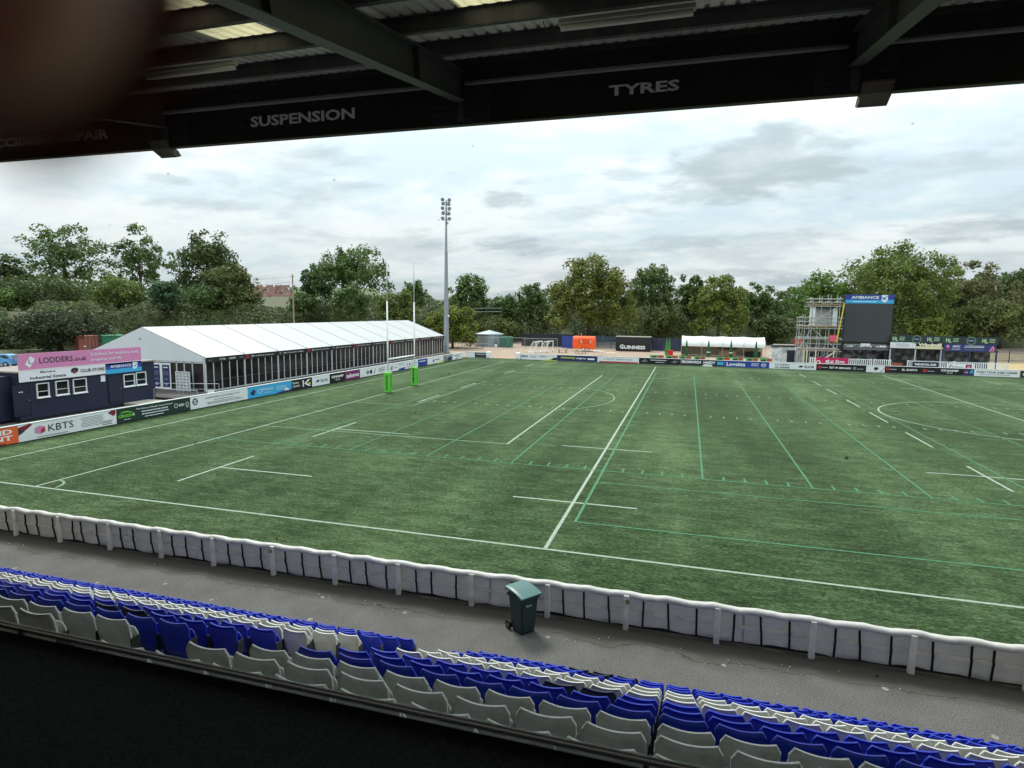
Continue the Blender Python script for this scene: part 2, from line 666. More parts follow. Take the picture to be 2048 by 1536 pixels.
strip('ground', -1500, -600, 1600, 2400, -0.13, mat('far_ground', (82, 84, 58), .95, .25, .05))
strip('yard', -42, 70, 140, 160, -0.045, mat('gravel_yard', (150, 130, 112), .95, .16, .8, bump=.4, bscale=9, dirt=(112, 98, 84), dirt_amt=.6, dscale=.25))
strip('side_path', -60, -30, -8.6, 70, -0.03, mat('tarmac_side', (84, 78, 74), .95, .2, .8, dirt=(60, 54, 50), dirt_amt=.6, dscale=.4))
strip('turf', -9.2, -4.0, 90, 74.2, -0.0, turf_mat())
strip('grass_verge', 66, 73, 200, 140, -0.02, mat('dry_grass', (158, 138, 100), .95, .2, 1.0))

def walkway():
    m = bpy.data.materials.new('walkway_asphalt')
    m.use_nodes = True
    nt = m.node_tree
    b = nt.nodes['Principled BSDF']
    N = nt.nodes.new
    L = nt.links.new
    tc = N('ShaderNodeTexCoord')
    sp = N('ShaderNodeSeparateXYZ')
    L(tc.outputs['Object'], sp.inputs[0])
    n1 = N('ShaderNodeTexNoise'); n1.inputs['Scale'].default_value = 38; n1.inputs['Detail'].default_value = 3; n1.inputs['Roughness'].default_value = .7
    n2 = N('ShaderNodeTexNoise'); n2.inputs['Scale'].default_value = 1.1; n2.inputs['Detail'].default_value = 6
    n3 = N('ShaderNodeTexNoise'); n3.inputs['Scale'].default_value = .8; n3.inputs['Detail'].default_value = 7
    for n in (n1, n2, n3):
        L(tc.outputs['Object'], n.inputs['Vector'])
    def mth(op, a, bb):
        n = N('ShaderNodeMath'); n.operation = op
        for i, v in enumerate((a, bb)):
            if isinstance(v, (int, float)): n.inputs[i].default_value = v
            else: L(v, n.inputs[i])
        return n.outputs[0]
    def ramp(v, a, bb):
        n = N('ShaderNodeMapRange'); n.inputs[1].default_value = a; n.inputs[2].default_value = bb
        L(v, n.inputs[0]); return n.outputs[0]
    def mixc(f, a, bb):
        n = N('ShaderNodeMix'); n.data_type = 'RGBA'
        L(f, n.inputs[0])
        for i, v in ((6, a), (7, bb)):
            if isinstance(v, tuple): n.inputs[i].default_value = (*v, 1)
            else: L(v, n.inputs[i])
        return n.outputs[2]
    f = mth('ADD', mth('MULTIPLY', ramp(n1.outputs[0], .36, .64), .78), mth('MULTIPLY', ramp(n2.outputs[0], .3, .7), .22))
    c = mixc(f, (0.046, 0.044, 0.040), (0.176, 0.168, 0.155))
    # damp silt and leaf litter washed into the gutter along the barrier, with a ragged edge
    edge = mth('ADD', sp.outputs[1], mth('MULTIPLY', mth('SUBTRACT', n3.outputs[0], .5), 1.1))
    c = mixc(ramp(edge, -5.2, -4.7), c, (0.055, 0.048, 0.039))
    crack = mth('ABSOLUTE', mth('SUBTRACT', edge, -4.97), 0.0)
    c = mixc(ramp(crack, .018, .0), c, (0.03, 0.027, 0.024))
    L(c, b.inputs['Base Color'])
    b.inputs['Roughness'].default_value = .92
    b.inputs['Specular IOR Level'].default_value = .2
    bp = N('ShaderNodeBump'); bp.inputs['Strength'].default_value = .5; bp.inputs['Distance'].default_value = .01
    L(n1.outputs[0], bp.inputs['Height']); L(bp.outputs[0], b.inputs['Normal'])
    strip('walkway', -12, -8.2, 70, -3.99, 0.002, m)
walkway()

def terrace():
    conc = mat('terrace_concrete', (150, 146, 138), .9, .2, 2.0, bump=.3, dirt=(64, 62, 58), dirt_amt=.6, dscale=1.2)
    mb = MB()
    for k in range(13):
        y1 = -7.391-.716*k+.52
        mb.box((-10, y1-.716-.004, -.1), (60, y1, .413*k-.015), conc)
    # half-height steps in the aisle
    for k in range(1, 13):
        y1 = -7.391-.716*k+.52
        mb.box((21.06, y1+.004, -.09), (22.2, y1+.30, .413*(k-.5)-.015), conc)
    return sset(mb.build('terrace'), kind='structure')
terrace()

WHITEL = paint_mat('white_line_paint', (158, 168, 154), .55)
GREENL = paint_mat('mint_line_paint', (80, 132, 100), .9)
FADEL = paint_mat('faded_line_paint', (136, 160, 134), .85)
def markings():
    def line(mb, a, b, w, m, z):
        a = Vector((*a, z)); b = Vector((*b, z))
        n = Vector((-(b-a)[1], (b-a)[0], 0)).normalized()*w/2
        mb.add([a-n, b-n, b+n, a+n], [(0, 1, 2, 3)], m)
    W = 68.4
    mb = MB(); z = 0.004
    line(mb, (-12+2.8, 0), (90, 0), .11, WHITEL, z)
    line(mb, (-6.2, W), (90, W), .12, WHITEL, z)
    z = .0045
    line(mb, (-6.2, .07), (-6.2, W-.06), .12, WHITEL, z)
    for x, w in ((0, .11), (22, .125), (50, .12), (78, .12)):
        line(mb, (x, .07), (x, W-.06), w, WHITEL, .005)
    # dashes 5 m and 15 m in from each touchline, across the try, 22, ten and halfway lines
    zz = .006
    for y in (5, 15, W-15, W-5):
        for x in (22, 40, 50, 60, 78):
            line(mb, (x-2.5, y), (x+2.5, y), .12, WHITEL, zz)
        line(mb, (5, y), (10, y), .12, WHITEL, zz)
    zz = .0068
    for y0, y1 in ((2.5, 7.4), (12.5, 17.4), (27.1, 31.6), (36.9, 41.3), (51.5, 56.2), (61.3, 65.7)):
        line(mb, (4.95, y0), (4.95, y1), .13, WHITEL, zz)
    y = 2.5
    for x in (40, 60):
        for y0 in (2.5, 12.5, 21.6, 29.9, 37.2, 45.3, 52.6, 61.5):
            line(mb, (x, y0), (x, y0+4.6), .12, WHITEL, zz)
    sset(mb.build('white_pitch_markings', fix=False), kind='structure')
    # football box, six-yard box, D and centre circle: faded
    mb = MB(); z = .0085
    for y in (14.35, 54.2):
        line(mb, (0.1, y), (16.45, y), .11, FADEL, z)
    line(mb, (16.45, 14.3), (16.45, 54.25), .12, WHITEL, z+.0008)
    for y in (25.3, 43.5):
        line(mb, (0.1, y), (5.4, y), .10, FADEL, z)
    line(mb, (5.4, 25.25), (5.4, 43.55), .10, FADEL, z+.0008)
    def arc(cx, cy, r, a0, a1, n, w, m, zz):
        vs = []
        for i in range(n+1):
            t = a0+(a1-a0)*i/n
            for q in (r-w/2, r+w/2):
                vs.append((cx+q*math.cos(t), cy+q*math.sin(t), zz))
        mb.add(vs, [(2*i, 2*i+2, 2*i+3, 2*i+1) for i in range(n)], m)
    t = math.acos((16.45-11)/9.15)
    arc(11, 34.25, 9.15, -t, t, 40, .11, FADEL, z+.0016)
    arc(50, 34.2, 9.15, 0, 2*math.pi, 80, .11, WHITEL, z+.0016)
    arc(0, 0, 1.0, 0.12, math.pi/2-.12, 10, .10, FADEL, z)
    sset(mb.build('football_pitch_markings', fix=False), kind='structure')
    # mint green gridiron markings
    mb = MB(); z = .011
    line(mb, (-1, 10.2), (90, 10.2), .09, GREENL, z)
    line(mb, (-1, 58.0), (90, 58.0), .09, GREENL, z)
    line(mb, (22.55, 8.17), (90, 8.17), .09, GREENL, z)
    line(mb, (22.55, 2.78), (90, 2.78), .09, GREENL, z)
    line(mb, (22.55, 60.4), (90, 60.4), .09, GREENL, z)
    line(mb, (22.48, 2.74), (22.48, 60.4), .11, GREENL, z+.0008)
    i = 0
    for x in (4.2, 8.77, 13.3, 17.9, 27.04, 31.65, 36.2, 40.75, 45.3, 49.3, 53.9, 58.5, 63.0, 67.6):
        line(mb, (x, 10.25), (x, 57.95), .09, GREENL, z+.0016)
    x = 4.2
    while x < 70:
        for q in range(1, 5):
            xx = x+q*.914
            line(mb, (xx, 10.27), (xx, 10.9), .10, GREENL, z+.0016)
            line(mb, (xx, 57.3), (xx, 57.93), .10, FADEL, z+.0016)
            for yy in (28.0, 40.6):
                line(mb, (xx, yy-.30), (xx, yy+.30), .10, FADEL, z+.0024)
        x += 4.57
    sset(mb.build('green_pitch_markings', fix=False), kind='structure')
markings()

# railway bank behind the marquee, bending round behind the far end
BANK = [(-150, -60), (-112, 20), (-88, 60), (-56, 86), (-36, 110), (-12, 132), (30, 142), (90, 154), (220, 180)]
def bank_dist(P_):
    best = np.full(len(P_), 1e9); sgn = np.zeros(len(P_))
    for (a, b) in zip(BANK[:-1], BANK[1:]):
        a = np.array(a, float); b = np.array(b, float)
        d = b-a
        t = np.clip(((P_-a)@d)/(d@d), 0, 1)
        q = a+t[:, None]*d
        e = P_-q
        dist = np.hypot(e[:, 0], e[:, 1])
        s = d[0]*e[:, 1]-d[1]*e[:, 0]
        m = dist < best
        best[m] = dist[m]; sgn[m] = np.sign(s[m])
    return best*sgn
def bank_h(P_):
    d = np.clip(bank_dist(P_)/11.0, 0, 1)
    return 6.3*d*d*(3-2*d)
def bank():
    xs = np.linspace(-260, 260, 105); ys = np.linspace(-60, 420, 97)
    X, Y = np.meshgrid(xs, ys)
    P_ = np.c_[X.ravel(), Y.ravel()]
    h = bank_h(P_)
    d = bank_dist(P_)
    z = h-.35*(d < 1) + np.where(d > 60, (d-60)*.035, 0)
    nx = len(xs)
    mb = MB()
    m = mat('bank_earth', (70, 72, 46), .95, .25, .3)
    mb.add(np.c_[P_, z], [(j*nx+i, j*nx+i+1, (j+1)*nx+i+1, (j+1)*nx+i) for j in range(len(ys)-1) for i in range(nx-1)], m)
    sset(mb.build('embankment', smooth=True, fix=False), kind='structure')
bank()

# ------------------------------------------------------------------ foliage
def leaf_mesh(name, C, Nrm, size, m, parent=None, rng=None):
    n = len(C)
    t = rng.normal(size=(n, 3))
    t -= (np.sum(t*Nrm, 1)/np.sum(Nrm*Nrm, 1))[:, None]*Nrm
    t /= np.linalg.norm(t, axis=1)[:, None]
    b = np.cross(Nrm, t)
    b /= np.linalg.norm(b, axis=1)[:, None]
    s = size[:, None]
    bend = Nrm/np.linalg.norm(Nrm, axis=1)[:, None]*s*.18
    V = np.empty((n, 4, 3))
    V[:, 0] = C-t*s
    V[:, 1] = C+b*s*.62+bend
    V[:, 2] = C+t*s
    V[:, 3] = C-b*s*.62+bend
    me = bpy.data.meshes.new(name)
    me.vertices.add(n*4); me.loops.add(n*4); me.polygons.add(n)
    me.vertices.foreach_set('co', V.reshape(-1).astype(np.float32))
    me.loops.foreach_set('vertex_index', np.arange(n*4, dtype=np.int32))
    me.polygons.foreach_set('loop_start', np.arange(0, n*4, 4, dtype=np.int32))
    me.polygons.foreach_set('loop_total', np.full(n, 4, dtype=np.int32))
    me.materials.append(m)
    me.update(calc_edges=True)
    o = bpy.data.objects.new(name, me)
    COL.objects.link(o)
    if parent is not None:
        o.parent = parent
    return o

BARK = mat('bark', (74, 66, 54), .95, .25, 3, stretch=(1, 1, .2))
def crown_points(rng, style, rx, rz, n):
    """points and normals round the origin, crown spans z in -rz..rz and x,y in -rx..rx"""
    if style == 'airy':
        nl, lr, lo = 90, (.11, .19), (.30, .97)
    elif style == 'wispy':
        nl, lr, lo = 70, (.12, .22), (.2, .92)
    elif style == 'shrub':
        nl, lr, lo = 60, (.16, .28), (.4, .86)
    elif style == 'willow':
        nl, lr, lo = 44, (.16, .28), (.5, .9)
    else:
        nl, lr, lo = 120, (.13, .23), (.50, .90)
    i_ = np.arange(nl)+.5
    ph_ = i_*2.39996+rng.uniform(0, 6)
    cz_ = 1-2*i_/nl
    d = np.stack([np.sqrt(1-cz_**2)*np.cos(ph_), np.sqrt(1-cz_**2)*np.sin(ph_), cz_], 1)+rng.normal(size=(nl, 3))*.16
    d /= np.linalg.norm(d, axis=1)[:, None]
    if style != 'shrub':
        d[:, 2] = np.where(d[:, 2] < -.75, -d[:, 2]*.5, d[:, 2])
    rad = rng.uniform(*lo, size=nl)
    c = d*rad[:, None]
    # envelope: a little fuller below the middle, uneven outline
    k = 1.06+.07*np.sin(3*np.arctan2(d[:, 1], d[:, 0])+rng.uniform(0, 6))+rng.normal(size=nl)*.05
    taper = np.where(c[:, 2] > 0, 1-.25*c[:, 2]**2, 1-.15*c[:, 2]**2)
    if style in ('dense', 'shrub', 'willow'):
        zr = np.clip(c[:, 2]/rad, -1, 1)
        full = np.where(zr < 0, 1+.85*(1/np.maximum(.36, np.sqrt(1-zr**2))-1), 1.0)
        full = np.minimum(full, .86/np.maximum(.05, np.hypot(c[:, 0], c[:, 1]))) if style != 'shrub' else full
        full = np.maximum(full, .75)
        c[:, 0] *= full; c[:, 1] *= full
        c[:, 2] = np.where(c[:, 2] < 0, c[:, 2]*1.08, c[:, 2])
    c[:, 0] *= rx*k*taper; c[:, 1] *= rx*k*taper; c[:, 2] *= rz
    lrad = rng.uniform(*lr, size=nl)
    w = lrad**2; w /= w.sum()
    idx = rng.choice(nl, size=n, p=w)
    dd = rng.normal(size=(n, 3)); dd /= np.linalg.norm(dd, axis=1)[:, None]
    dd[:, 2] = np.where(rng.random(n) < .55, np.abs(dd[:, 2]), dd[:, 2])
    rr = rng.uniform(.45, 1.12, n)
    sc = np.stack([np.full(nl, rx), np.full(nl, rx), np.full(nl, .55*rx+.45*rz)], 1)*lrad[:, None]
    if style == 'wispy':
        sc[:, 2] *= 1.5; sc[:, :2] *= .8
    P_ = c[idx]+dd*rr[:, None]*sc[idx]
    # small sprays: cluster leaves
    P_ += rng.normal(size=P_.shape)*.12
    Nn = dd*.8+rng.normal(size=dd.shape)*.55+np.array([0, 0, .35])
    return P_, Nn, c

SEED = [11]
def tree(label, u, vt, hw, vb, depth, style, dark, light, n=5200, leaf=.36, cat='tree', name='tree', ground=None, group='trees beyond the ground'):
    SEED[0] += 1
    rng = np.random.default_rng(SEED[0])
    pt = AT(u, vt, depth); pb = AT(u, vb, depth)
    cx, cy = (pt[0]+pb[0])/2, (pt[1]+pb[1])/2
    rx = hw*depth/FPX
    g = float(bank_h(np.array([[cx, cy]]))[0]) if ground is None else ground
    zt, zb = pt[2], max(pb[2], g+.15)
    rz = (zt-zb)/2
    cz = (zt+zb)/2
    e = empty(name, (cx, cy, g-.1), label, cat, group)
    P_, Nn, c = crown_points(rng, style, rx, rz*1.02, n)
    ok = P_[:, 2]+cz-g > .05
    P_, Nn = P_[ok], Nn[ok]
    P_[:, 2] += cz-g+.1
    sz = rng.uniform(.55, 1.3, len(P_))*leaf
    leaf_mesh('crown', P_, Nn, sz, leaf_mat('leaf_%d_%d_%d_%d' % (*dark, light[0]), dark, light), e, rng)
    mb = MB()
    tr = max(.12, rx*.05)
    top = Vector((rng.normal()*.2, rng.normal()*.2, cz-g+rz*.25))
    mb.tube((0, 0, 0), top*.5, tr*1.3, BARK, tr*.85, 8)
    mb.tube(top*.5, top, tr*.85, BARK, tr*.4, 7)
    for i in range(9 if style != 'shrub' else 4):
        q = Vector(c[rng.integers(len(c))])*.82+Vector((0, 0, cz-g+.1))
        s = top*rng.uniform(.35, .95)
        if q[2] < s[2]*.6:
            continue
        mid = (s+q)/2+Vector((0, 0, -.1*rx))
        mb.tube(s, mid, tr*.45, BARK, tr*.28, 5); mb.tube(mid, q, tr*.28, BARK, tr*.1, 5)
    mb.build('trunk', e, smooth=True)
    return e

DK = (34, 46, 26)
def plant_trees():
    A = ('dark',)
    g1 = ((42, 56, 30), (104, 122, 68)); g2 = ((48, 60, 30), (122, 132, 66)); g3 = ((40, 50, 28), (92, 104, 60)); g4 = ((54, 64, 28), (136, 138, 64))
    g5 = ((38, 54, 38), (84, 110, 76)); g6 = ((56, 58, 30), (112, 116, 66)); g7 = ((44, 60, 28), (112, 136, 62))
    T = tree
    T('tall airy tree at far left with sky showing through its wide crown', 128, 446, 89, 614, 148, 'airy', *g1, n=5600, leaf=.38)
    T('round airy tree standing second from the left on the bank', 280, 450, 63.6, 612, 150, 'airy', *g1, n=4600, leaf=.36)
    T('dense dark dome shaped chestnut tree, tallest left of the utility pole', 415, 461, 63.6, 622, 142, 'dense', *g3, n=7600, leaf=.34)
    T('brownish lower tree leaning against the right of the dark dome tree', 462, 528, 55.1, 634, 136, 'dense', *g6, n=5200, leaf=.32)
    T('small blue green bush tree in front of the airy trees', 333, 552, 34, 628, 122, 'shrub', *g5, n=3600, leaf=.26)
    T('dark small tree at the left edge of the picture', 15, 512, 44.5, 622, 142, 'dense', *g3, n=3200, leaf=.36)
    T('big rough topped tree with wispy upright shoots behind the goal posts', 700, 492, 88, 612, 134, 'wispy', *g1, n=7200, leaf=.33)
    T('pale feathery tree to the right of the utility pole', 628, 526, 38, 622, 138, 'airy', *g5, n=3600, leaf=.32)
    T('round dark green bush tree just behind the marquee roof ridge', 702, 568, 42, 645, 118, 'shrub', *g1, n=4200, leaf=.27)
    T('olive bush between the two rugby uprights', 790, 572, 44, 660, 122, 'shrub', *g2, n=4400, leaf=.28)
    T('thin sparse tree just right of the nearer rugby upright', 828, 548, 30, 640, 132, 'wispy', *g1, n=2400, leaf=.3)
    T('wide olive green bush behind the foot of the floodlight mast', 905, 606, 50, 702, 122, 'shrub', *g4, n=6400, leaf=.3, ground=0)
    T('dark bush in the shade behind the end of the marquee', 850, 640, 50, 702, 122, 'shrub', *g3, n=4200, leaf=.3, ground=0)
    T('dark rounded tree just right of the floodlight mast', 940, 547, 46, 680, 151, 'dense', *g1, n=5200, leaf=.36)
    T('low tree above the lineside railing', 1005, 585, 40, 660, 155, 'shrub', *g1, n=3200, leaf=.34)
    T('small pointed tree left of the largest golden tree', 1062, 562, 38, 690, 151, 'dense', *g1, n=4200, leaf=.34)
    T('dull bush behind the silver tank', 985, 632, 60, 700, 147, 'shrub', *g6, n=4400, leaf=.34, ground=0)
    T('largest golden green tree with a broad heavy crown', 1180, 515, 92, 704, 145, 'dense', (44, 52, 24), (134, 132, 64), n=17000, leaf=.36, ground=0)
    T('dark tree right behind the largest golden tree', 1302, 527, 48, 640, 157, 'dense', *g1, n=5000, leaf=.38, ground=0)
    T('paler narrow tree between the dark tree and the yellow green one', 1385, 540, 36, 660, 159, 'airy', *g1, n=3600, leaf=.4, ground=0)
    T('bright yellow green tree behind the white bar tent', 1438, 548, 58, 706, 147, 'dense', (46, 60, 28), (136, 140, 70), n=8200, leaf=.36, ground=0)
    T('dry brownish bush beside the black bar container', 1318, 610, 48, 706, 149, 'wispy', *g6, n=4200, leaf=.34, ground=0)
    T('mid green loose tree left of the scaffolding', 1520, 560, 48, 700, 157, 'airy', *g1, n=4800, leaf=.38, ground=0)
    T('low dark bush behind the mural kiosk', 1545, 628, 42, 706, 149, 'shrub', *g3, n=4000, leaf=.32, ground=0)
    T('tree rising behind the scaffold tower', 1640, 545, 62.7, 700, 155, 'dense', *g7, n=6000, leaf=.38, ground=0)
    T('tallest wide tree towering over the big screen', 1790, 486, 114, 690, 151, 'dense', *g2, n=17000, leaf=.38, ground=0)
    T('brown leaved open tree right of the screen', 1945, 522, 73.9, 700, 155, 'airy', (62, 60, 40), (130, 122, 84), n=6200, leaf=.42, ground=0)
    T('dark conifer green tree at the right edge', 2050, 528, 51.5, 640, 163, 'dense', *g3, n=4800, leaf=.4, ground=0)
    T('broad brown green tree above the dark green bar sign', 2000, 596, 94.1, 712, 143, 'dense', *g6, n=8200, leaf=.36, ground=0)
    T('small golden bush just right of the screen', 1862, 632, 47, 690, 139, 'shrub', *g4, n=3600, leaf=.32, ground=0)
    T('dark tree filling in behind the small golden bush', 1900, 580, 67.2, 700, 159, 'dense', *g3, n=5600, leaf=.38, ground=0)
    # bushes on the left bank
    T('olive hedge bush under the tall airy tree', 90, 552, 90, 640, 130, 'shrub', *g3, n=6000, leaf=.3, cat='bush', name='bush', group='bushes on the railway bank')
    T('yellowish bush under the second airy tree', 235, 556, 56, 620, 130, 'shrub', *g2, n=4600, leaf=.28, cat='bush', name='bush', group='bushes on the railway bank')
    T('green bush under the dense dome tree', 410, 570, 54, 625, 132, 'shrub', *g1, n=4200, leaf=.28, cat='bush', name='bush', group='bushes on the railway bank')
    T('pale green bush at the far left edge of the bank', 18, 578, 48, 640, 124, 'shrub', *g7, n=4200, leaf=.28, cat='bush', name='bush', group='bushes on the railway bank')
    T('very dark bush behind the blue car', 118, 622, 96, 706, 104, 'shrub', (26, 34, 22), (66, 72, 46), n=8200, leaf=.26, cat='bush', name='bush', group='bushes on the railway bank')
    T('dark bush above the pink signboard', 10, 640, 60, 702, 108, 'shrub', *g3, n=4200, leaf=.27, cat='bush', name='bush', group='bushes on the railway bank')
    T('brown tinged bush low at the right end of the bank crest', 480, 580, 46, 636, 134, 'shrub', *g6, n=3600, leaf=.28, cat='bush', name='bush', group='bushes on the railway bank')
    T('green bush left of the utility pole foot', 606, 588, 34, 628, 130, 'shrub', *g1, n=2600, leaf=.28, cat='bush', name='bush', group='bushes on the railway bank')
plant_trees()

def bank_growth():
    rng = np.random.default_rng(5)
    pts = np.array(BANK, float)[:-2]
    seg = np.linalg.norm(np.diff(pts, axis=0), axis=1)
    n = 120000
    s = rng.uniform(60, seg.sum(), n)
    cum = np.r_[0, np.cumsum(seg)]
    k = np.clip(np.searchsorted(cum, s)-1, 0, len(seg)-1)
    t = (s-cum[k])/seg[k]
    a, b = pts[k], pts[k+1]
    d = (b-a)/seg[k][:, None]
    nrm = np.c_[-d[:, 1], d[:, 0]]
    off = rng.uniform(-1.0, 22, n)
    P2 = a+(b-a)*t[:, None]+nrm*off[:, None]
    h = bank_h(P2)
    mound = .55*np.sin(P2[:, 0]*.55+1.3)*np.sin(P2[:, 1]*.42)+.5*np.sin(P2[:, 0]*.23+P2[:, 1]*.31)+.9
    mound = np.clip(mound*1.7-.2, .1, 3.4)
    z = h+mound*rng.beta(3, 1.2, n)
    C = np.c_[P2, z]
    gr = np.c_[nrm*-.45, np.ones(n)*.8]+rng.normal(size=(n, 3))*.45
    leaf_mesh('bramble_growth', C, gr, rng.uniform(.6, 1.35, n)*.24, leaf_mat('leaf_bramble', (34, 44, 22), (96, 106, 56)), None, rng)
    sset(bpy.data.objects['bramble_growth'], 'tangled ivy and bramble covering the railway bank', 'undergrowth', kind='stuff')
    # the far wood that closes the gaps between the trees
    n = 62000
    u = rng.uniform(-120, 2200, n)
    prof = np.interp(u, [-120, 200, 480, 520, 600, 640, 880, 960, 1100, 1300, 1560, 1620, 1900, 2200], [552, 560, 580, 622, 622, 592, 600, 612, 588, 580, 588, 572, 556, 548])
    prof = prof+7*np.sin(u*.05)+5*np.sin(u*.13+1)
    depth = rng.uniform(176, 196, n)
    dirs = np.array([pix_dir(a_, b_) for a_, b_ in zip(u, prof+(712-prof)*rng.beta(1, 1.3, n))])
    C = CAM+dirs*depth[:, None]
    C[:, 2] = np.maximum(C[:, 2], .2)
    gr = rng.normal(size=(n, 3))*.6+np.array([0, -.5, .6])
    o = leaf_mesh('far_wood', C, gr, rng.uniform(.6, 1.3, n)*.6, leaf_mat('leaf_far', (38, 48, 30), (96, 106, 64)), None, rng)
    sset(o, 'dark continuous belt of trees far behind the ground', 'woodland', kind='stuff')
bank_growth()

# ------------------------------------------------------------------ the stand we look out of: roof, fascia, rear wall, window
YF = -8.3
def roof_z(y):
    return 11.50+.172*(y-YF)
RAFT = [-8.2, -2.1, 4.0, 10.1, 16.1, 22.26, 28.2, 34.3, 40.4, 46.5, 52.6]
PURL = [-8.16-1.24*i for i in range(12)]
X0, X1 = -9.0, 54.0
def grandstand():
    st = empty('grandstand', (22, -14, 0), 'dark steel roofed grandstand over the rows of tip-up seats', 'grandstand')
    ox = Matrix.Translation((-22, 14, 0))
    def B():
        mb = MB(); mb.M = ox
        return mb
    sheetm = mat('roof_sheet', (204, 203, 198), .6, .1, 2, dirt=(66, 62, 52), dirt_amt=.5, dscale=.8)
    frame_m = mat('rafter_paint', (70, 72, 74), .5, .08, 1.2, dirt=(60, 60, 54), dirt_amt=.4)
    purl_m = mat('purlin_steel', (66, 66, 72), .55, .12, 1.5, stretch=(4, 1, 1), dirt=(108, 100, 80), dirt_amt=.6, dscale=.6)
    fas_m = mat('fascia_panel', (16, 16, 18), .6, .25, 1.2, dirt=(60, 56, 54), dirt_amt=.35, dscale=6, stretch=(3, 1, .4))
    rib_m = mat('fascia_cladding', (38, 40, 44), .55, .12, 2)
    # corrugated sheeting with gaps for the rooflights
    lights = [(16.2+3.66*i-7*3.66+0, ) for i in range(15)]
    LX = [(c-.455, c+.465) for c in [20.06+3.63*i for i in range(-7, 9)]]
    yt, yb = -7.95, -22.6
    ya, yl = -10.40, -14.2
    pitch = .187
    def prof(x):
        t = (x/pitch) % 1.0
        return t
    def corr(mb, xa, xb, y0, y1, m):
        xs = []
        k = math.floor(xa/pitch)
        pts = []
        while k*pitch < xb:
            for f, hz in ((0, 0), (.62, 0), (.72, .034), (.90, .034)):
                x = (k+f)*pitch
                if xa <= x <= xb:
                    pts.append((x, hz))
            k += 1
        pts = [(xa, pts[0][1])]+pts+[(xb, pts[-1][1])]
        vs = []
        for x, hz in pts:
            vs += [(x, y0, roof_z(y0)+.205+hz), (x, y1, roof_z(y1)+.205+hz)]
        mb.add(vs, [(2*i, 2*i+2, 2*i+3, 2*i+1) for i in range(len(pts)-1)], m)
    mb = B()
    corr(mb, X0, X1, yt, ya, sheetm)
    corr(mb, X0, X1, yl, yb, sheetm)
    xs = X0
    for a, b in LX:
        corr(mb, xs, a, ya, yl, sheetm)
        xs = b
    corr(mb, xs, X1, ya, yl, sheetm)
    mb.build('roof_sheet', st, fix=False)
    tm = bpy.data.materials.new('rooflight_plastic')
    tm.use_nodes = True
    nt = tm.node_tree
    nt.nodes.clear()
    o_ = nt.nodes.new('ShaderNodeOutputMaterial'); t_ = nt.nodes.new('ShaderNodeBsdfTranslucent'); d_ = nt.nodes.new('ShaderNodeBsdfDiffuse')
    ms = nt.nodes.new('ShaderNodeMixShader'); nz = nt.nodes.new('ShaderNodeTexNoise'); mx = nt.nodes.new('ShaderNodeMix'); mx.data_type = 'RGBA'
    nz.inputs['Scale'].default_value = 5; nz.inputs['Detail'].default_value = 7
    tcn = nt.nodes.new('ShaderNodeTexCoord')
    nt.links.new(tcn.outputs['Object'], nz.inputs['Vector'])
    nt.links.new(nz.outputs[0], mx.inputs[0])
    mx.inputs[6].default_value = (.34, .29, .15, 1); mx.inputs[7].default_value = (.56, .52, .33, 1)
    nt.links.new(mx.outputs[2], t_.inputs[0]); nt.links.new(mx.outputs[2], d_.inputs[0])
    ms.inputs[0].default_value = .25
    nt.links.new(t_.outputs[0], ms.inputs[1]); nt.links.new(d_.outputs[0], ms.inputs[2]); nt.links.new(ms.outputs[0], o_.inputs[0])
    for a, b in LX:
        mb = B()
        corr(mb, a-.04, b+.04, ya, yl, tm)
        mb.M = ox @ Matrix.Translation((0, 0, -.004))
        mb.build('rooflight', st, fix=False)
    for y in PURL:
        mb = B()
        z = roof_z(y)
        # zed purlin
        mb.box((X0, y-.006, z), (X1, y, z+.2), purl_m)
        mb.box((X0, y+.0005, z-.0), (X1, y+.07, z+.005), purl_m)
        mb.box((X0, y-.07, z+.196), (X1, y-.0065, z+.2), purl_m)
        mb.build('purlin', st)
    for x in RAFT:
        mb = B()
        ya_, yb_ = -8.24, -22.0
        for (o0, o1, w) in ((-.47, -.455, .2), (-.015, -.0, .2), (-.455, -.015, .012)):
            vs = []
            for y in (ya_, yb_):
                for dx in (-w/2, w/2):
                    for o in (o0, o1):
                        vs.append((x+dx, y, roof_z(y)+o))
            mb.add(vs, [(0, 1, 3, 2), (4, 6, 7, 5), (0, 4, 5, 1), (2, 3, 7, 6), (0, 2, 6, 4), (1, 5, 7, 3)], frame_m)
        for y in (-10.0, -13.2, -16.5, -19.5):
            z = roof_z(y)
            mb.prism([(x-.09, y, z-.455), (x-.09, y-.09, z-.02), (x-.09, y-.10, z-.02), (x-.09, y-.01, z-.455)], (.18, 0, 0), frame_m)
        # end plate running down the fascia
        mb.box((x-.055, -8.237, 10.72), (x+.055, -8.222, roof_z(ya_)-.47), frame_m)
        mb.build('rafter', st)
    mb = B()
    mb.box((X0, -8.20, 10.69), (X1, -8.10, 11.62), fas_m)
    mb.box((X0, -8.215, 10.672), (X1, -8.09, 10.689), mat('fascia_drip', (70, 60, 56), .6, .2))
    mb.build('fascia', st)
    # ribbed cladding showing between the name boards beside each rafter
    for x in RAFT:
        mb = B()
        for z in np.arange(10.70, 11.18, .115):
            mb.box((x-.52, -8.215, z), (x+.52, -8.203, z+.1), rib_m, .004)
        mb.build('cladding_panel', st)
    mb = B()
    for a, b in zip([X0]+RAFT, RAFT+[X1]):
        if b-a > 1.5:
            mb.tube((a+.15, -8.42, 11.25), (b-.15, -8.42, 11.25), .035, mat('pipe_grey', (116, 118, 120), .5, .1), n=10)
    mb.build('sprinkler_pipe', st, smooth=True)
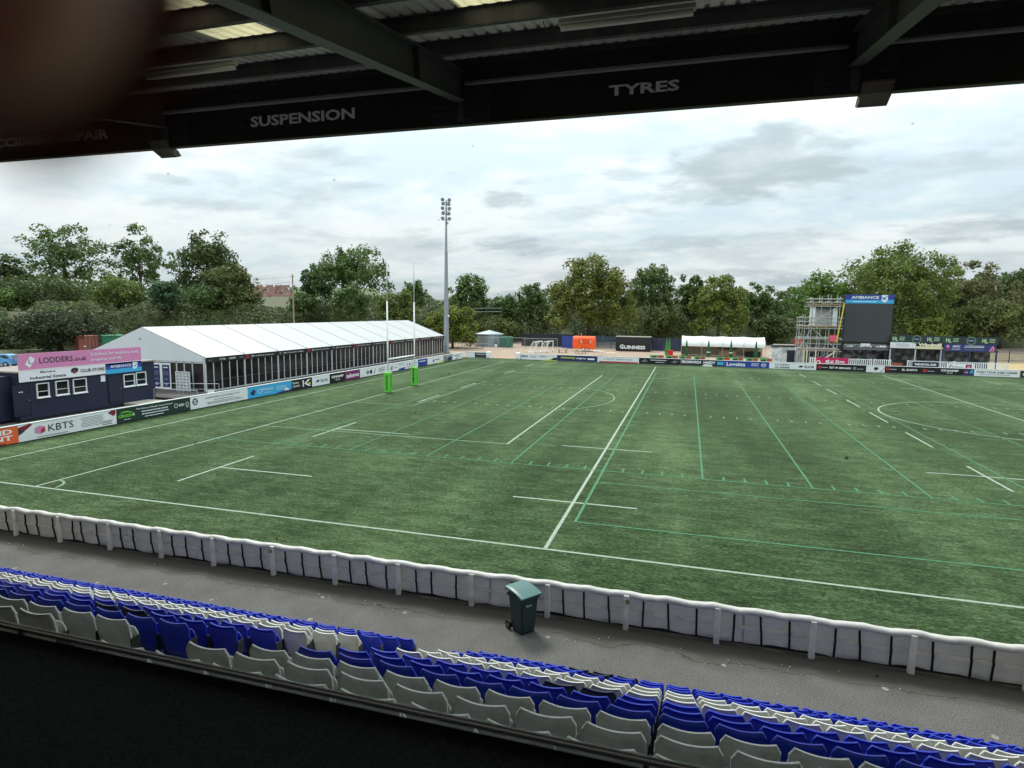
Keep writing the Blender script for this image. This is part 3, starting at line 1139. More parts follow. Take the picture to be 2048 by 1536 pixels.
    box_m = mat('bracket_timber', (92, 86, 78), .85, .2, 4, dirt=(66, 58, 50), dirt_amt=.6, dscale=3)
    for x in (RAFT[4]-.14, RAFT[6]+.28, RAFT[2], RAFT[8]):
        mb = B()
        mb.prism([(x-.19, -8.32, 10.78), (x-.19, -8.0, 10.67), (x-.19, -7.92, 10.58), (x-.19, -8.04, 10.53), (x-.19, -8.28, 10.64)], (.38, 0, 0), box_m)
        mb.box((x-.20, -8.33, 10.755), (x+.20, -8.24, 10.80), box_m, .005)
        mb.build('bracket', st)
    # lettering on the inner face of the fascia boards
    letm = mat('fascia_letter_paint', (222, 222, 224), .7, .12)
    for s, u0, u1, um, vb, vt in (('TYRES', 1217, 1358, 1285, 187, 165), ('SUSPENSION', 502, 710, 606, 246, 224), ('ACCIDENT REPAIR', -28, 218, 100, 287, 268)):
        a = HY(u0, 200+(1285-u0)*.08, -8.22); b = HY(u1, 200+(1285-u1)*.08, -8.22)
        zb = HY(um, vb, -8.22)[2]; zt = HY(um, vt, -8.22)[2]
        mb = B()
        v, f = text_geo(s, .03)
        w = v[:, 0].max(); hh = v[:, 1].max()
        # first letter of each word a little taller, as painted
        P_ = [(a[0]+p[0]/w*(b[0]-a[0]), -8.2215-.0, zb+p[1]/hh*(zt-zb)) for p in v]
        mb.add(P_, f, letm)
        # foot serifs
        mb.build('fascia_lettering', st, fix=False)
    # rear wall of the stand
    wall_m = mat('rear_wall_block', (178, 176, 170), .9, .15, 1.5)
    mb = B()
    mb.box((X0, -22.9, -.1), (X1, -22.62, 9.1), wall_m)
    mb.box((X0-.2, -22.6, -.1), (X0, -8.3, 9.0), wall_m)
    mb.box((X1, -22.6, -.1), (X1+.2, -8.3, 9.0), wall_m)
    mb.build('rear_wall', st)
grandstand()

def press_box():
    pb = empty('viewing_box', (26, -18.6, 4.2), 'dark viewing box at the back of the stand with a wide window', 'viewing box')
    ox = Matrix.Translation((-26, 18.6, -4.2))
    def B():
        mb = MB(); mb.M = ox
        return mb
    led = mat('ledge_carpet', (60, 60, 64), .95, .6, 260, bump=.6, bscale=380)
    inner = mat('room_lining', (40, 40, 42), .9, .1)
    mb = B()
    mb.box((14, -18.55, 6.98), (40, -17.5965, 7.083), led)
    mb.build('ledge', pb)
    mb = B()
    mb.tube((14, -17.589, 7.0875), (40, -17.589, 7.0875), .0048, mat('window_bead', (236, 236, 236), .8, .04, spec=.1), n=12)
    mb.build('sill_trim', pb, smooth=True)
    mb = B()
    mb.box((13.8, -17.596, 4.5), (40.2, -17.56, 6.975), inner)          # front wall under the window
    mb.box((13.8, -17.60, 9.0), (40.2, -17.56, 9.6), inner)
    mb.box((13.6, -21.6, 4.4), (13.79, -17.56, 9.6), inner)
    mb.box((40.21, -21.6, 4.4), (40.4, -17.56, 9.6), inner)
    mb.box((13.6, -21.8, 4.4), (40.4, -21.61, 9.6), inner)
    mb.box((13.8, -21.6, 9.2), (40.2, -17.61, 9.3), inner)
    mb.box((13.8, -21.6, 5.5), (40.2, -17.61, 5.6), inner)
    mb.build('room_shell', pb)
    gm = bpy.data.materials.new('clear_window_glass')
    gm.use_nodes = True
    nt = gm.node_tree
    nt.nodes.clear()
    o_ = nt.nodes.new('ShaderNodeOutputMaterial'); t_ = nt.nodes.new('ShaderNodeBsdfTransparent'); g_ = nt.nodes.new('ShaderNodeBsdfGlossy'); ms = nt.nodes.new('ShaderNodeMixShader')
    t_.inputs[0].default_value = (.985, .995, .99, 1)
    g_.inputs['Roughness'].default_value = .02
    ms.inputs[0].default_value = .03
    nt.links.new(t_.outputs[0], ms.inputs[1]); nt.links.new(g_.outputs[0], ms.inputs[2]); nt.links.new(ms.outputs[0], o_.inputs[0])
    mb = B()
    mb.add([(13.9, -17.586, 7.09), (40.1, -17.586, 7.09), (40.1, -17.586, 8.99), (13.9, -17.586, 8.99)], [(0, 1, 2, 3)], gm)
    gl = mb.build('window_pane', pb, fix=False)
    # specks of dried dirt on the outside of the pane
    sp = mat('dust_speck', (170, 170, 172), .9, .2)
    rg = random.Random(8)
    mb = B()
    for i in range(150):
        x = rg.uniform(24.9, 27.2); z = rg.uniform(7.15, 8.3)
        r = rg.choice([.0006, .0007, .0008, .0010, .0013])
        n = 6
        mb.add([(x+r*rg.uniform(.6, 1.3)*math.cos(6.283*k/n), -17.583, z+r*rg.uniform(.6, 1.4)*math.sin(6.283*k/n)) for k in range(n)], [tuple(range(n))], sp)
    sset(mb.build('dirt_specks', gl, fix=False), kind='stuff')
press_box()

def fluorescent(u0, v0, u1, v1, y, label):
    a = HY(u0, v0, y); b = HY(u1, v1, y)
    e = empty('strip_light', ((a[0]+b[0])/2, y, roof_z(y)-.02), label, 'strip light', 'unlit strip lights under the roof purlins')
    L_ = (b[0]-a[0])/2
    bodym = mat('light_fitting', (176, 176, 170), .5, .08)
    mb = MB()
    mb.box((-L_, -.05, -.075), (L_, .05, -.01), bodym, .012)
    mb.build('housing', e)
    mb = MB()
    mb.tube((-L_+.03, 0, -.105), (L_-.03, 0, -.105), .035, mat('diffuser_plastic', (206, 206, 200), .35, .05), n=12)
    mb.build('diffuser', e, smooth=True)
    mb = MB()
    mb.path([(-L_, 0, -.04), (-L_-.08, 0, -.12), (-L_-.16, .02, -.1), (-L_-.2, .03, .02)], .006, BLACK)
    mb.build('cable', e)
fluorescent(1117, 42, 1393, 8, -10.5, 'long unlit strip light under the roof above TYRES')
fluorescent(290, 142, 472, 118, -10.5, 'unlit strip light under the roof left of the big rafter')

# ------------------------------------------------------------------ tip-up seats
BLUES = mat('seat_blue_plastic', (20, 50, 186), .38, .1, 2.5, dirt=(60, 72, 170), dirt_amt=.35, dscale=2)
WHITES = mat('seat_white_plastic', (214, 217, 214), .42, .05, 2.5, dirt=(150, 146, 132), dirt_amt=.55, dscale=4)
NAVYS = mat('seat_navy_plastic', (24, 38, 58), .4, .1, 2.5)
def seat_backrest(m):
    """shell: concave panel with a rolled rim; origin on the tread, -y towards the camera, top corners at z=.80"""
    mb = MB()
    W, z0, z1 = .207, .36, .79
    nx, nz = 12, 8
    def top(x):
        t = abs(x)/W
        return z1-.02+.022*t**2.0-(.07*((t-.82)/.18)**2 if t > .82 else 0)
    def bot(x):
        t = abs(x)/W
        return z0
    def pos(i, j, off):
        x = -W+2*W*i/nx
        t = j/nz
        z = bot(x)+(top(x)-bot(x))*t
        wv = .030*(x/W)**2                         # wings wrap forwards round the sitter
        lean = -.07*(t-.0)
        return (x*(1-.06*(1-t)), lean+wv*(.4+.6*t)+off, z)
    n = (nx+1)
    vs = [pos(i, j, 0) for j in range(nz+1) for i in range(n)]
    vs += [pos(i, j, .012) for j in range(nz+1) for i in range(n)]
    o = n*(nz+1)
    fs = []
    for j in range(nz):
        for i in range(nx):
            a, b, c, d = j*n+i, j*n+i+1, (j+1)*n+i+1, (j+1)*n+i
            fs.append((a, b, c, d)); fs.append((o+a, o+d, o+c, o+b))
    ring = [i for i in range(n)]+[j*n+nx for j in range(1, nz+1)]+[nz*n+i for i in range(nx-1, -1, -1)]+[j*n for j in range(nz-1, 0, -1)]
    k = len(vs)
    # rolled lip: leaves the panel edge forwards by 35 mm
    for r in ring:
        x, y, z = vs[r]
        tz = min(1.0, max(0.0, (z-z0)/.12))
        vs.append((x*(1+.012*tz), y+.013+.010*tz, z+(.004 if z > .6 else 0)))
    L_ = len(ring)
    for q in range(L_):
        q2 = (q+1) % L_
        fs.append((ring[q], k+q, k+q2, ring[q2]))
        fs.append((k+q, o+ring[q], o+ring[q2], k+q2))
    mb.add(vs, fs, m)
    me = mb.build('backrest', smooth=True)
    return me
def seat_pan(m):
    """folded-up pan standing just in front of the back"""
    mb = MB()
    nx, nz = 10, 5
    W = .198
    vs = []
    for off in (0, .032):
        for j in range(nz+1):
            for i in range(nx+1):
                x = -W+2*W*i/nx
                t = j/nz
                s = abs(x)/W
                z = .20+.455*t-(.055*((s-.72)/.28)**2*t if s > .72 else 0)
                y = .035+.025*t+.02*(1-s*s)*math.sin(t*math.pi)+off*(1-.3*t)
                vs.append((x*(.9+.1*t), y, z))
    n = nx+1; o = n*(nz+1)
    fs = []
    for j in range(nz):
        for i in range(nx):
            a, b, c, d = j*n+i, j*n+i+1, (j+1)*n+i+1, (j+1)*n+i
            fs.append((a, b, c, d)); fs.append((o+a, o+d, o+c, o+b))
    ring = [i for i in range(n)]+[j*n+nx for j in range(1, nz+1)]+[nz*n+i for i in range(nx-1, -1, -1)]+[j*n for j in range(nz-1, 0, -1)]
    for q in range(len(ring)):
        a, b = ring[q], ring[(q+1) % len(ring)]
        fs.append((a, o+a, o+b, b))
    mb.add(vs, fs, m)
    return mb.build('seat_pan', smooth=True)
def seat_frame():
    mb = MB()
    for s in (-1, 1):
        mb.box((s*.19-.012, .0, .0), (s*.19+.012, .05, .46), DSTEEL, .004)
        mb.box((s*.19-.03, -.03, .0), (s*.19+.03, .10, .012), DSTEEL)
        mb.box((s*.205-.008, -.02, .40), (s*.205+.008, .09, .58), DSTEEL, .004)
    mb.tube((-.2, .03, .42), (.2, .03, .42), .016, DSTEEL, n=6)
    return mb.build('frame')
ORD = ['first', 'second', 'third', 'fourth', 'fifth', 'sixth', 'seventh', 'eighth', 'ninth', 'tenth', 'eleventh', 'twelfth', 'thirteenth', 'fourteenth', 'fifteenth', 'sixteenth', 'seventeenth', 'eighteenth', 'nineteenth', 'twentieth']
def ordinal(i):
    if i < 20:
        return ORD[i]
    tens = {2: 'twenty', 3: 'thirty', 4: 'forty'}[(i+1)//10]
    r = (i+1) % 10
    return tens+'-'+ORD[r-1] if r else {2: 'twentieth', 3: 'thirtieth', 4: 'fortieth'}[(i+1)//10]
def seats():
    protos = {}
    fr = None
    first = {}
    for key, m in (('blue', BLUES), ('white', WHITES), ('dark navy', NAVYS)):
        b = seat_backrest(m); p_ = seat_pan(m); f = seat_frame() if fr is None else fr
        if fr is None:
            fr = f
            parts = (b, p_, f)
        else:
            f2 = fr.copy(); COL.objects.link(f2)
            parts = (b, p_, f2)
        protos[key] = parts
        first[key] = True
    S = .459
    rg = random.Random(4)
    navy = {(6, 'R', 5), (6, 'R', 6), (0, 'R', 5), (0, 'R', 6), (8, 'L', 13), (7, 'L', 3), (7, 'L', 4), (8, 'L', 12), (0, 'R', 4), (1, 'R', 5)}
    used = 0
    for k in range(13):
        rowcol = 'blue' if k in (0, 1, 2, 6, 7, 8) else 'white'
        y = -7.391-.716*k+.05
        z = .413*k-.013
        for side in 'LR':
            for j in range(34):
                x = 20.93-S*(j+.5) if side == 'L' else 22.31+S*(j+.5)
                u, v = PROJ((x, y-.05, z+.79))
                lim = 1250+.2145*u
                if u < -75 or u > 2125 or v > 1640 or v > lim+70:
                    continue
                c = 'dark navy' if (k, side, j) in navy else rowcol
                lab = '%s tip-up seat, %s row from the front, %s seat %s of the aisle' % (c, ordinal(k), ordinal(j), 'left' if side == 'L' else 'right')
                e = empty('stadium_seat', (x+rg.uniform(-.006, .006), y+rg.uniform(-.008, .008), z), lab, 'seat', 'tip-up seats in the stand', rz=rg.uniform(-.02, .02))
                for p_ in protos[c]:
                    if first[c]:
                        q = p_
                    else:
                        q = p_.copy(); COL.objects.link(q)
                    q.parent = e
                first[c] = False
                used += 1
    print('SEATS', used)
seats()

def aisle_board():
    mb = MB()
    mb.M = Matrix.Translation((21.35, -15.1, 4.8)) @ Matrix.Rotation(.2, 4, 'Z')
    mb.box((-.3, -.15, 0), (.3, .15, .03), mat('bare_ply', (176, 128, 84), .8, .25, 4), .004)
    sset(mb.build('plywood_board'), 'small bare plywood board lying in the aisle beside the near seats', 'board')
aisle_board()

# ------------------------------------------------------------------ pitch-side barrier with white covers, wheelie bin, litter
def near_barrier():
    e = empty('perimeter_barrier', (20, -4.2, 0), 'white post and rail barrier along the near side of the pitch', 'barrier')
    ox = Matrix.Translation((-20, 4.2, 0))
    pm = mat('barrier_white', (240, 234, 218), .55, .06, 2, dirt=(140, 140, 138), dirt_amt=.5, dscale=3)
    for i in range(-2, 27):
        x = 1+2*i+(.04 if i % 3 else -.03)
        mb = MB(); mb.M = ox
        mb.box((x-.06, -4.27, -.05), (x+.06, -4.17, .86), pm, .008)
        mb.build('post', e)
    for z in (.80, .44):
        mb = MB(); mb.M = ox
        mb.box((-3, -4.165, z-.045), (53, -4.13, z+.045), pm, .006)
        mb.build('rail', e)
    mb = MB(); mb.M = ox
    mb.box((-3, -4.06, -.02), (53, -4.03, .16), mat('shadow_strip_dark', (44, 42, 42), .9, .2, 2))  # added dark strip standing in for the shadow below the covers
    mb.build('shadow_strip', e)
    # two small round badges on posts
    for x in (15.0, 25.0):
        mb = MB(); mb.M = ox
        mb.tube((x, -4.274, .72), (x, -4.286, .72), .05, CHAR, n=14)
        mb.box((x-.028, -4.292, .70), (x+.028, -4.2865, .74), mat('badge_yellow', (196, 190, 60), .5, .1))
        mb.build('badge', e)
near_barrier()

def cover(xa, xb, label, seed, zt=.90):
    rg = np.random.default_rng(seed)
    tm = mat('cover_vinyl', (194, 191, 184), .5, .08, 3, bump=.4, bscale=6, dirt=(150, 148, 144), dirt_amt=.45, dscale=2.2)
    if 'cover_done' not in MATS:
        MATS['cover_done'] = tm
        nt = tm.node_tree
        pb_ = nt.nodes['Principled BSDF']
        tr_ = nt.nodes.new('ShaderNodeBsdfTranslucent')
        tr_.inputs[0].default_value = (.80, .80, .79, 1)
        ms_ = nt.nodes.new('ShaderNodeMixShader')
        ms_.inputs[0].default_value = .07
        nt.links.new(pb_.outputs[0], ms_.inputs[1])
        nt.links.new(tr_.outputs[0], ms_.inputs[2])
        nt.links.new(ms_.outputs[0], nt.nodes['Material Output'].inputs[0])
    e = empty('barrier_cover', ((xa+xb)/2, -4.15, 0), label, 'cover', 'white vinyl covers hung over the near barrier')
    cx = (xa+xb)/2
    nx = max(8, int((xb-xa)/.07))
    # profile: front hem, up the field side, over the top rail, down behind (camera side)
    prof = [(.035, .07, .5), (.05, .25, .5), (.06, .45, .3), (.06, .70, .2), (.095, zt-.07, .3), (.10, zt-.005, .7), (.05, zt+.022, 1), (-.02, zt+.028, 1), (-.075, zt+.008, 1), (-.10, zt-.045, .9), (-.088, zt-.10, .7)]
    vs = []
    ph = rg.uniform(0, 6, 8)
    for i in range(nx+1):
        x = xa+(xb-xa)*i/nx
        sag = .018*math.sin(x*math.pi)**2*2
        f1 = math.sin(x*7.1+ph[0])*.5+math.sin(x*13.3+ph[1])*.3+math.sin(x*23+ph[2])*.25
        f2 = math.sin(x*5.3+ph[3])*.6+math.sin(x*17.3+ph[4])*.4
        for q, (dy, z, w) in enumerate(prof):
            wob = .013*f1*w if q > 4 else .03*f2*w
            zz = z-(sag*w if z > .7 else 0)+(.010*f2*w if z > .7 else 0)
            if z < .3 and q < 2:
                zz += .022*math.sin(x*2.4+ph[5])+.012*math.sin(x*7+ph[6])
            vs.append((x-cx, dy+.0+wob, zz))
    n = len(prof)
    fs = [(i*n+q, (i+1)*n+q, (i+1)*n+q+1, i*n+q+1) for i in range(nx) for q in range(n-1)]
    mb = MB()
    mb.add(vs, fs, tm)
    mb.build('sheet', e, smooth=True, fix=False)
    # dark lacing straps on the back
    x = math.ceil(xa-1)+0.0
    k = math.floor((xa-1)/2)
    sm = mat('strap_webbing', (22, 22, 26), .8, .1)
    X = []
    while 1+2*k < xb+2:
        for f in (.42, .94, 1.55):
            xx = 1+2*k+f+rg.normal()*.05
            if xa+.08 < xx < xb-.08:
                X.append(xx)
        k += 1
    for xx in X:
        lean = rg.uniform(-.01, .06)
        mb = MB()
        y = -.055
        mb.path([(xx-cx, -.07, .83), (xx-cx+lean*.2, -.012, .74), (xx-cx+lean*.5, -.012, .50), (xx-cx+lean*.6, -.035, .44), (xx-cx+lean*.8, -.012, .36), (xx-cx+lean*1.2, .02, .06)], .026, sm, n=5)
        mb.build('strap', e)
for a, b, l, s in ((-3.0, 9.62, 'white vinyl barrier cover at the left end of the near barrier', 1),
                   (9.58, 21.53, 'longest white vinyl cover on the barrier left of the wheelie bin', 2),
                   (21.47, 27.64, 'white vinyl barrier cover behind the wheelie bin', 3),
                   (27.58, 41.0, 'white vinyl barrier cover right of the wheelie bin at the picture edge', 4)):
    cover(a, b, l, s, .90 if s != 2 else .885)

def wheelie_bin():
    p = G(1046, 1273)
    rz = math.radians(-37)
    e = empty('wheelie_bin', (22.62, -4.98, 0), 'dark green wheelie bin with a closed lid standing by the white barrier', 'wheelie bin', rz=rz)
    gm = mat('bin_green_plastic', (32, 56, 52), .45, .08, 2, bump=.1)
    lm = mat('bin_lid_plastic', (66, 104, 98), .38, .08, 2)
    mb = MB()
    # tapered body, front is +x here
    def ring(z, hx, hy, ch=.03, x0=0):
        return [(x0-hx+ch, -hy, z), (x0+hx-ch, -hy, z), (x0+hx, -hy+ch, z), (x0+hx, hy-ch, z), (x0+hx-ch, hy, z), (x0-hx+ch, hy, z), (x0-hx, hy-ch, z), (x0-hx, -hy+ch, z)]
    R_ = [ring(.03, .20, .20, .04, .02), ring(.10, .215, .21, .04, .015), ring(.84, .265, .255, .035), ring(.86, .295, .285, .03), ring(.94, .30, .29, .03)]
    vs = [q for r in R_ for q in r]
    fs = [tuple(range(7, -1, -1))]
    for a in range(4):
        for i in range(8):
            fs.append((a*8+i, a*8+(i+1) % 8, a*8+8+(i+1) % 8, a*8+8+i))
    fs.append(tuple(range(32, 40)))
    mb.add(vs, fs, gm)
    mb.build('body', e)
    mb = MB()
    n = 8
    vs = []
    for i in range(n+1):
        t = i/n
        x = -.33+.66*t
        z = .975+.085*math.sin(math.pi*(t*.62+.30))-.03*t
        for y, dz in ((-.31, -.035), (-.30, 0), (-.24, .018), (.24, .018), (.30, 0), (.31, -.035)):
            vs.append((x, y, z+dz))
    fs = [(i*6+q, (i+1)*6+q, (i+1)*6+q+1, i*6+q+1) for i in range(n) for q in range(5)]
    fs += [(0, 1, 2, 3, 4, 5), tuple(n*6+q for q in (5, 4, 3, 2, 1, 0))]
    mb.add(vs, fs, lm)
    mb.box((.30, -.29, .955), (.345, .29, .985), lm, .008)
    lid = mb.build('lid', e)
    mb = MB()
    for y in (-.16, .08):
        mb.box((-.345, y-.05, .995), (-.28, y+.05, 1.03), BLACK, .006)
    mb.tube((-.36, -.26, .96), (-.36, .26, .96), .016, gm)
    mb.build('handle', e)
    for y in (-.235, .235):
        mb = MB()
        mb.tube((-.26, y-.03, .10), (-.26, y+.03, .10), .10, mat('rubber_black', (26, 26, 27), .8, .1), n=18)
        w = mb.build('wheel', e)
        mb = MB()
        mb.tube((-.26, y-.036, .10), (-.26, y+.036, .10), .045, mat('hub_grey', (120, 120, 122), .5, .1), n=12)
        mb.build('hub', w)
    mb = MB()
    mb.M = frame((.262, -.12, .70), (0, 1, 0))
    sheet(mb, .006, [('t', 'Plastic', 0, 1, 0, .05, WPR, .01)], .16, 1.0)
    mb.build('label', e, fix=False)
wheelie_bin()

def litter():
    gum = mat('chewing_gum_stain', (134, 131, 124), .95, .15, 9)
    paper = mat('paper_scrap', (220, 220, 214), .8, .05)
    rg = random.Random(3)
    stains = [(195, 1190-24), (252, 1196), (620, 1239-100+100), (810, 1226), (423, 1305-105), (120, 1180), (1096, 1275), (1447, 1331), (1990, 1475), (1770, 1378), (330, 1168), (645, 1195), (30, 1137)]
    for i, (u, v) in enumerate(stains):
        p = G(u, v)
        if p[1] < -7.0:
            continue
        mb = MB()
        r = rg.uniform(.05, .075)
        n = 14
        mb.add([(r*rg.uniform(.75, 1.2)*math.cos(6.283*k/n), r*rg.uniform(.75, 1.2)*math.sin(6.283*k/n), 0) for k in range(n)], [tuple(range(n))], gum)
        o = mb.build('gum_stain', fix=False)
        o.location = (p[0], p[1], .008)
        sset(o, kind='stuff', label='pale trodden chewing gum spots on the walkway tarmac', cat='stain')
    mb = MB()
    for i in range(80):
        x = rg.uniform(3, 36); y = -4.95+rg.gauss(0, .16) if rg.random() < .75 else rg.uniform(-6.6, -4.5)
        r = rg.uniform(.004, .011)
        mb.M = Matrix.Translation((x, y, .012)) @ Matrix.Rotation(rg.uniform(0, 6), 4, 'Z')
        mb.box((-r, -r*.7, -.004), (r, r*.7, .006), paper if rg.random() < .6 else WOODP)
    sset(mb.build('litter_scraps', fix=False), 'tiny pale scraps of litter along the damp gutter line', 'litter', kind='stuff')
litter()

# ------------------------------------------------------------------ advertising boards behind the left dead-ball line
def left_x(y):
    return -8.98+.0175*(y-6)
def left_y(u):
    """where the column u of the survey meets the line of boards at board-top height"""
    lo, hi = -5.0, 75.0
    for _ in range(50):
        m = (lo+hi)/2
        if PROJ((left_x(m), m, 1.0))[0] < u:
            lo = m
        else:
            hi = m
    return lo
def left_boards():
    T, R_ = 't', 'r'
    g = 'advertising boards behind the dead-ball line'
    L_ = [
     (-150, 35, 'orange board with white capital letters at the far left', ORANGE, [(T, 'LAND', .74, .965, .60, .27, WPR, .03), (T, 'RENT', .75, .965, .26, .27, WPR, .03), ('l', .6, .97, .06, .18, 1, BLACK, 1)]),
     (35, 150, 'white board with big dark lettering and a pink cube emblem', OFFW, [('p', [(.0, .86), (.20, 1), (.24, .92), (.10, .62), (.0, .70)], MAROON), ('p', [(.0, .42), (.10, .60), (.02, .8), (0, .8)], CHAR),
        ('p', [(.27, .42), (.37, .32), (.45, .42), (.45, .72), (.35, .80), (.27, .70)], PINK), ('p', [(.37, .34), (.44, .43), (.44, .68), (.37, .58)], REDP), (T, 'KBTS', .50, .96, .38, .40, CHAR, .0), ('l', .25, .95, .12, .22, 1, GREYP, 2)]),
     (150, 232, 'white board full of small grey print with a maroon corner flash', OFFW, [('l', .12, .72, .22, .86, 7, GREYP, 3), ('l', .62, .9, .12, .42, 3, CHAR, 4), ('p', [(.78, .86), (.88, .98), (.98, .98), (.98, .74), (.93, .60)], MAROON)]),
     (232, 380, 'dark green board with a lime car emblem and white print', DGREEN, [('p', [(.03, .62), (.08, .70), (.14, .70), (.18, .62), (.21, .62), (.18, .68), (.14, .77), (.08, .77)], LIME), (T, 'GREEN', .02, .20, .38, .2, LIME, .02), (T, '4', .19, .22, .40, .2, WPR), ('l', .08, .18, .2, .28, 1, WPR, 5), (T, 'The Home of Mazda, Isuzu & Subaru', .24, .74, .72, .13, WPR, .01),
        ('l', .28, .72, .5, .66, 1, WPR, 6), ('l', .3, .68, .32, .48, 1, WPR, 7), ('l', .34, .64, .16, .28, 1, WPR, 8), ('o', .78, .55, .16, .12, WPR), (T, 'ISUZU', .82, .90, .47, .18, WPR, .04), ('o', .945, .56, .14, .1, WPR), ('l', .92, .98, .3, .38, 1, WPR, 9)]),
     (380, 495, 'white board with a dark blue S roundel and thin spaced letters', OFFW, [('d', .075, .60, .26, NAVYP), (T, 'S', .05, .10, .44, .32, WPR, .03), (T, 'SAPPHIRE LOUVRES LTD', .24, .84, .66, .13, CHAR), ('l', .36, .76, .46, .56, 1, GREYP, 10), ('l', .24, .9, .22, .42, 2, GREYP, 11)]),
     (495, 583, 'bright sky blue board with white script', SKYB, [('p', [(.05, .50), (.12, .78), (.17, .60), (.13, .25), (.08, .30)], NAVYP), ('o', .26, .52, .22, .18, WPR), (T, 'Cherry', .30, .55, .46, .28, WPR, .01), ('l', .34, .52, .28, .36, 1, WPR, 12), (T, 'Foundation', .62, .86, .56, .16, WPR), ('l', .62, .9, .36, .48, 1, WPR, 13), ('p', [(.55, 0), (1, 0), (1, .24), (.72, .18)], NAVYP), ('p', [(.80, .2), (.85, .42), (.90, .40), (.94, .2)], WPR)]),
     (583, 624, 'black board with a white angular K emblem', BLACK, [(T, 'Some', .04, .34, .62, .2, WPR, .02), ('l', .04, .42, .3, .5, 2, WPR, 14), ('r', .52, .22, .58, .86, WPR), ('p', [(.6, .5), (.78, .86), (.92, .86), (.7, .52), (.95, .22), (.8, .22)], WPR), ('p', [(.74, .42), (.86, .6), (.94, .4)], YELG)]),
     (624, 659, 'pale board with a small black bird mark beside four letters', OFFW, [('p', [(.18, .42), (.30, .66), (.42, .60), (.38, .42)], CHAR), (T, 'ELIOR', .48, .90, .36, .30, CHAR, .02)]),
     (659, 690, 'black board with bold white CHAMP lettering', BLACK, [(T, 'CHAMP', .12, .9, .52, .25, WPR, .05), (T, 'TRUCKS', .36, .66, .26, .12, WPR, .02)]),
     (690, 720, 'purple board with white handwritten letters', PURPLE, [(T, 'askews', .08, .92, .28, .46, WPR, .03)]),
     (720, 797, 'white board with a grey triple diamond mark', OFFW, [('p', [(.14, .5), (.18, .8), (.22, .5), (.18, .2)], GREYP), ('p', [(.22, .5), (.26, .8), (.30, .5), (.26, .2)], CHAR), ('p', [(.32, .2), (.36, .8), (.38, .8), (.34, .2)], GREYP), ('l', .44, .62, .3, .8, 3, GREYP, 15), ('p', [(.76, .3), (.80, .75), (.83, .75), (.82, .3)], GREYP), ('l', .86, .97, .4, .6, 1, GREYP, 16)]),
     (797, 836, 'white and blue board with rows of blue discs', OFFW, [('p', [(0, 0), (.28, 0), (.36, .35), (0, .25)], ROYAL), ('l', .0, .3, .7, .85, 1, NAVYP, 17), ('o', .44, .6, .16, .1, NAVYP), ('d', .56, .6, .16, NAVYP), ('o', .68, .6, .16, .1, SKYB), ('l', .78, .97, .5, .72, 1, SKYB, 18), ('l', .4, .9, .2, .34, 1, NAVYP, 19)]),
     (836, 855, 'royal blue board in the row near the corner', ROYAL, [('l', .1, .9, .55, .85, 1, WPR, 20), ('r', .12, .3, .5, .46, NAVYP)]),
     (855, 887, 'white board with a yellow green swoosh near the corner', OFFW, [('p', [(.55, 0), (1, 0), (1, .32), (.8, .2)], YELG), ('p', [(.3, .35), (.36, .75), (.42, .35)], CHAR), ('l', .46, .8, .45, .7, 1, CHAR, 21)]),
     (887, 905, 'grey board beside the floodlight mast', GREYP, [('r', .5, .1, .9, .6, CHAR), ('l', .1, .9, .7, .9, 1, WPR, 22)]),
     (905, 925, 'white end board at the left corner of the field', OFFW, [('l', .1, .8, .5, .8, 1, NAVYP, 23), ('p', [(.2, .1), (.6, .5), (.7, .5), (.4, .1)], GREYP)]),
    ]
    ys = {}
    for u0, u1, lab, base, items in L_:
        y0 = -2.6 if u0 < 0 else left_y(u0)
        y1 = left_y(u1)
        board('advertising_board', lab, 'advertising board', (left_x(y0), y0+.004, 0), (left_x(y1)-left_x(y0), y1-y0, 0), math.hypot(y1-y0, left_x(y1)-left_x(y0))-.008, 1.0, base, items, group=g, cap=WHITE, base_z=.06, feet=BLACK)
left_boards()

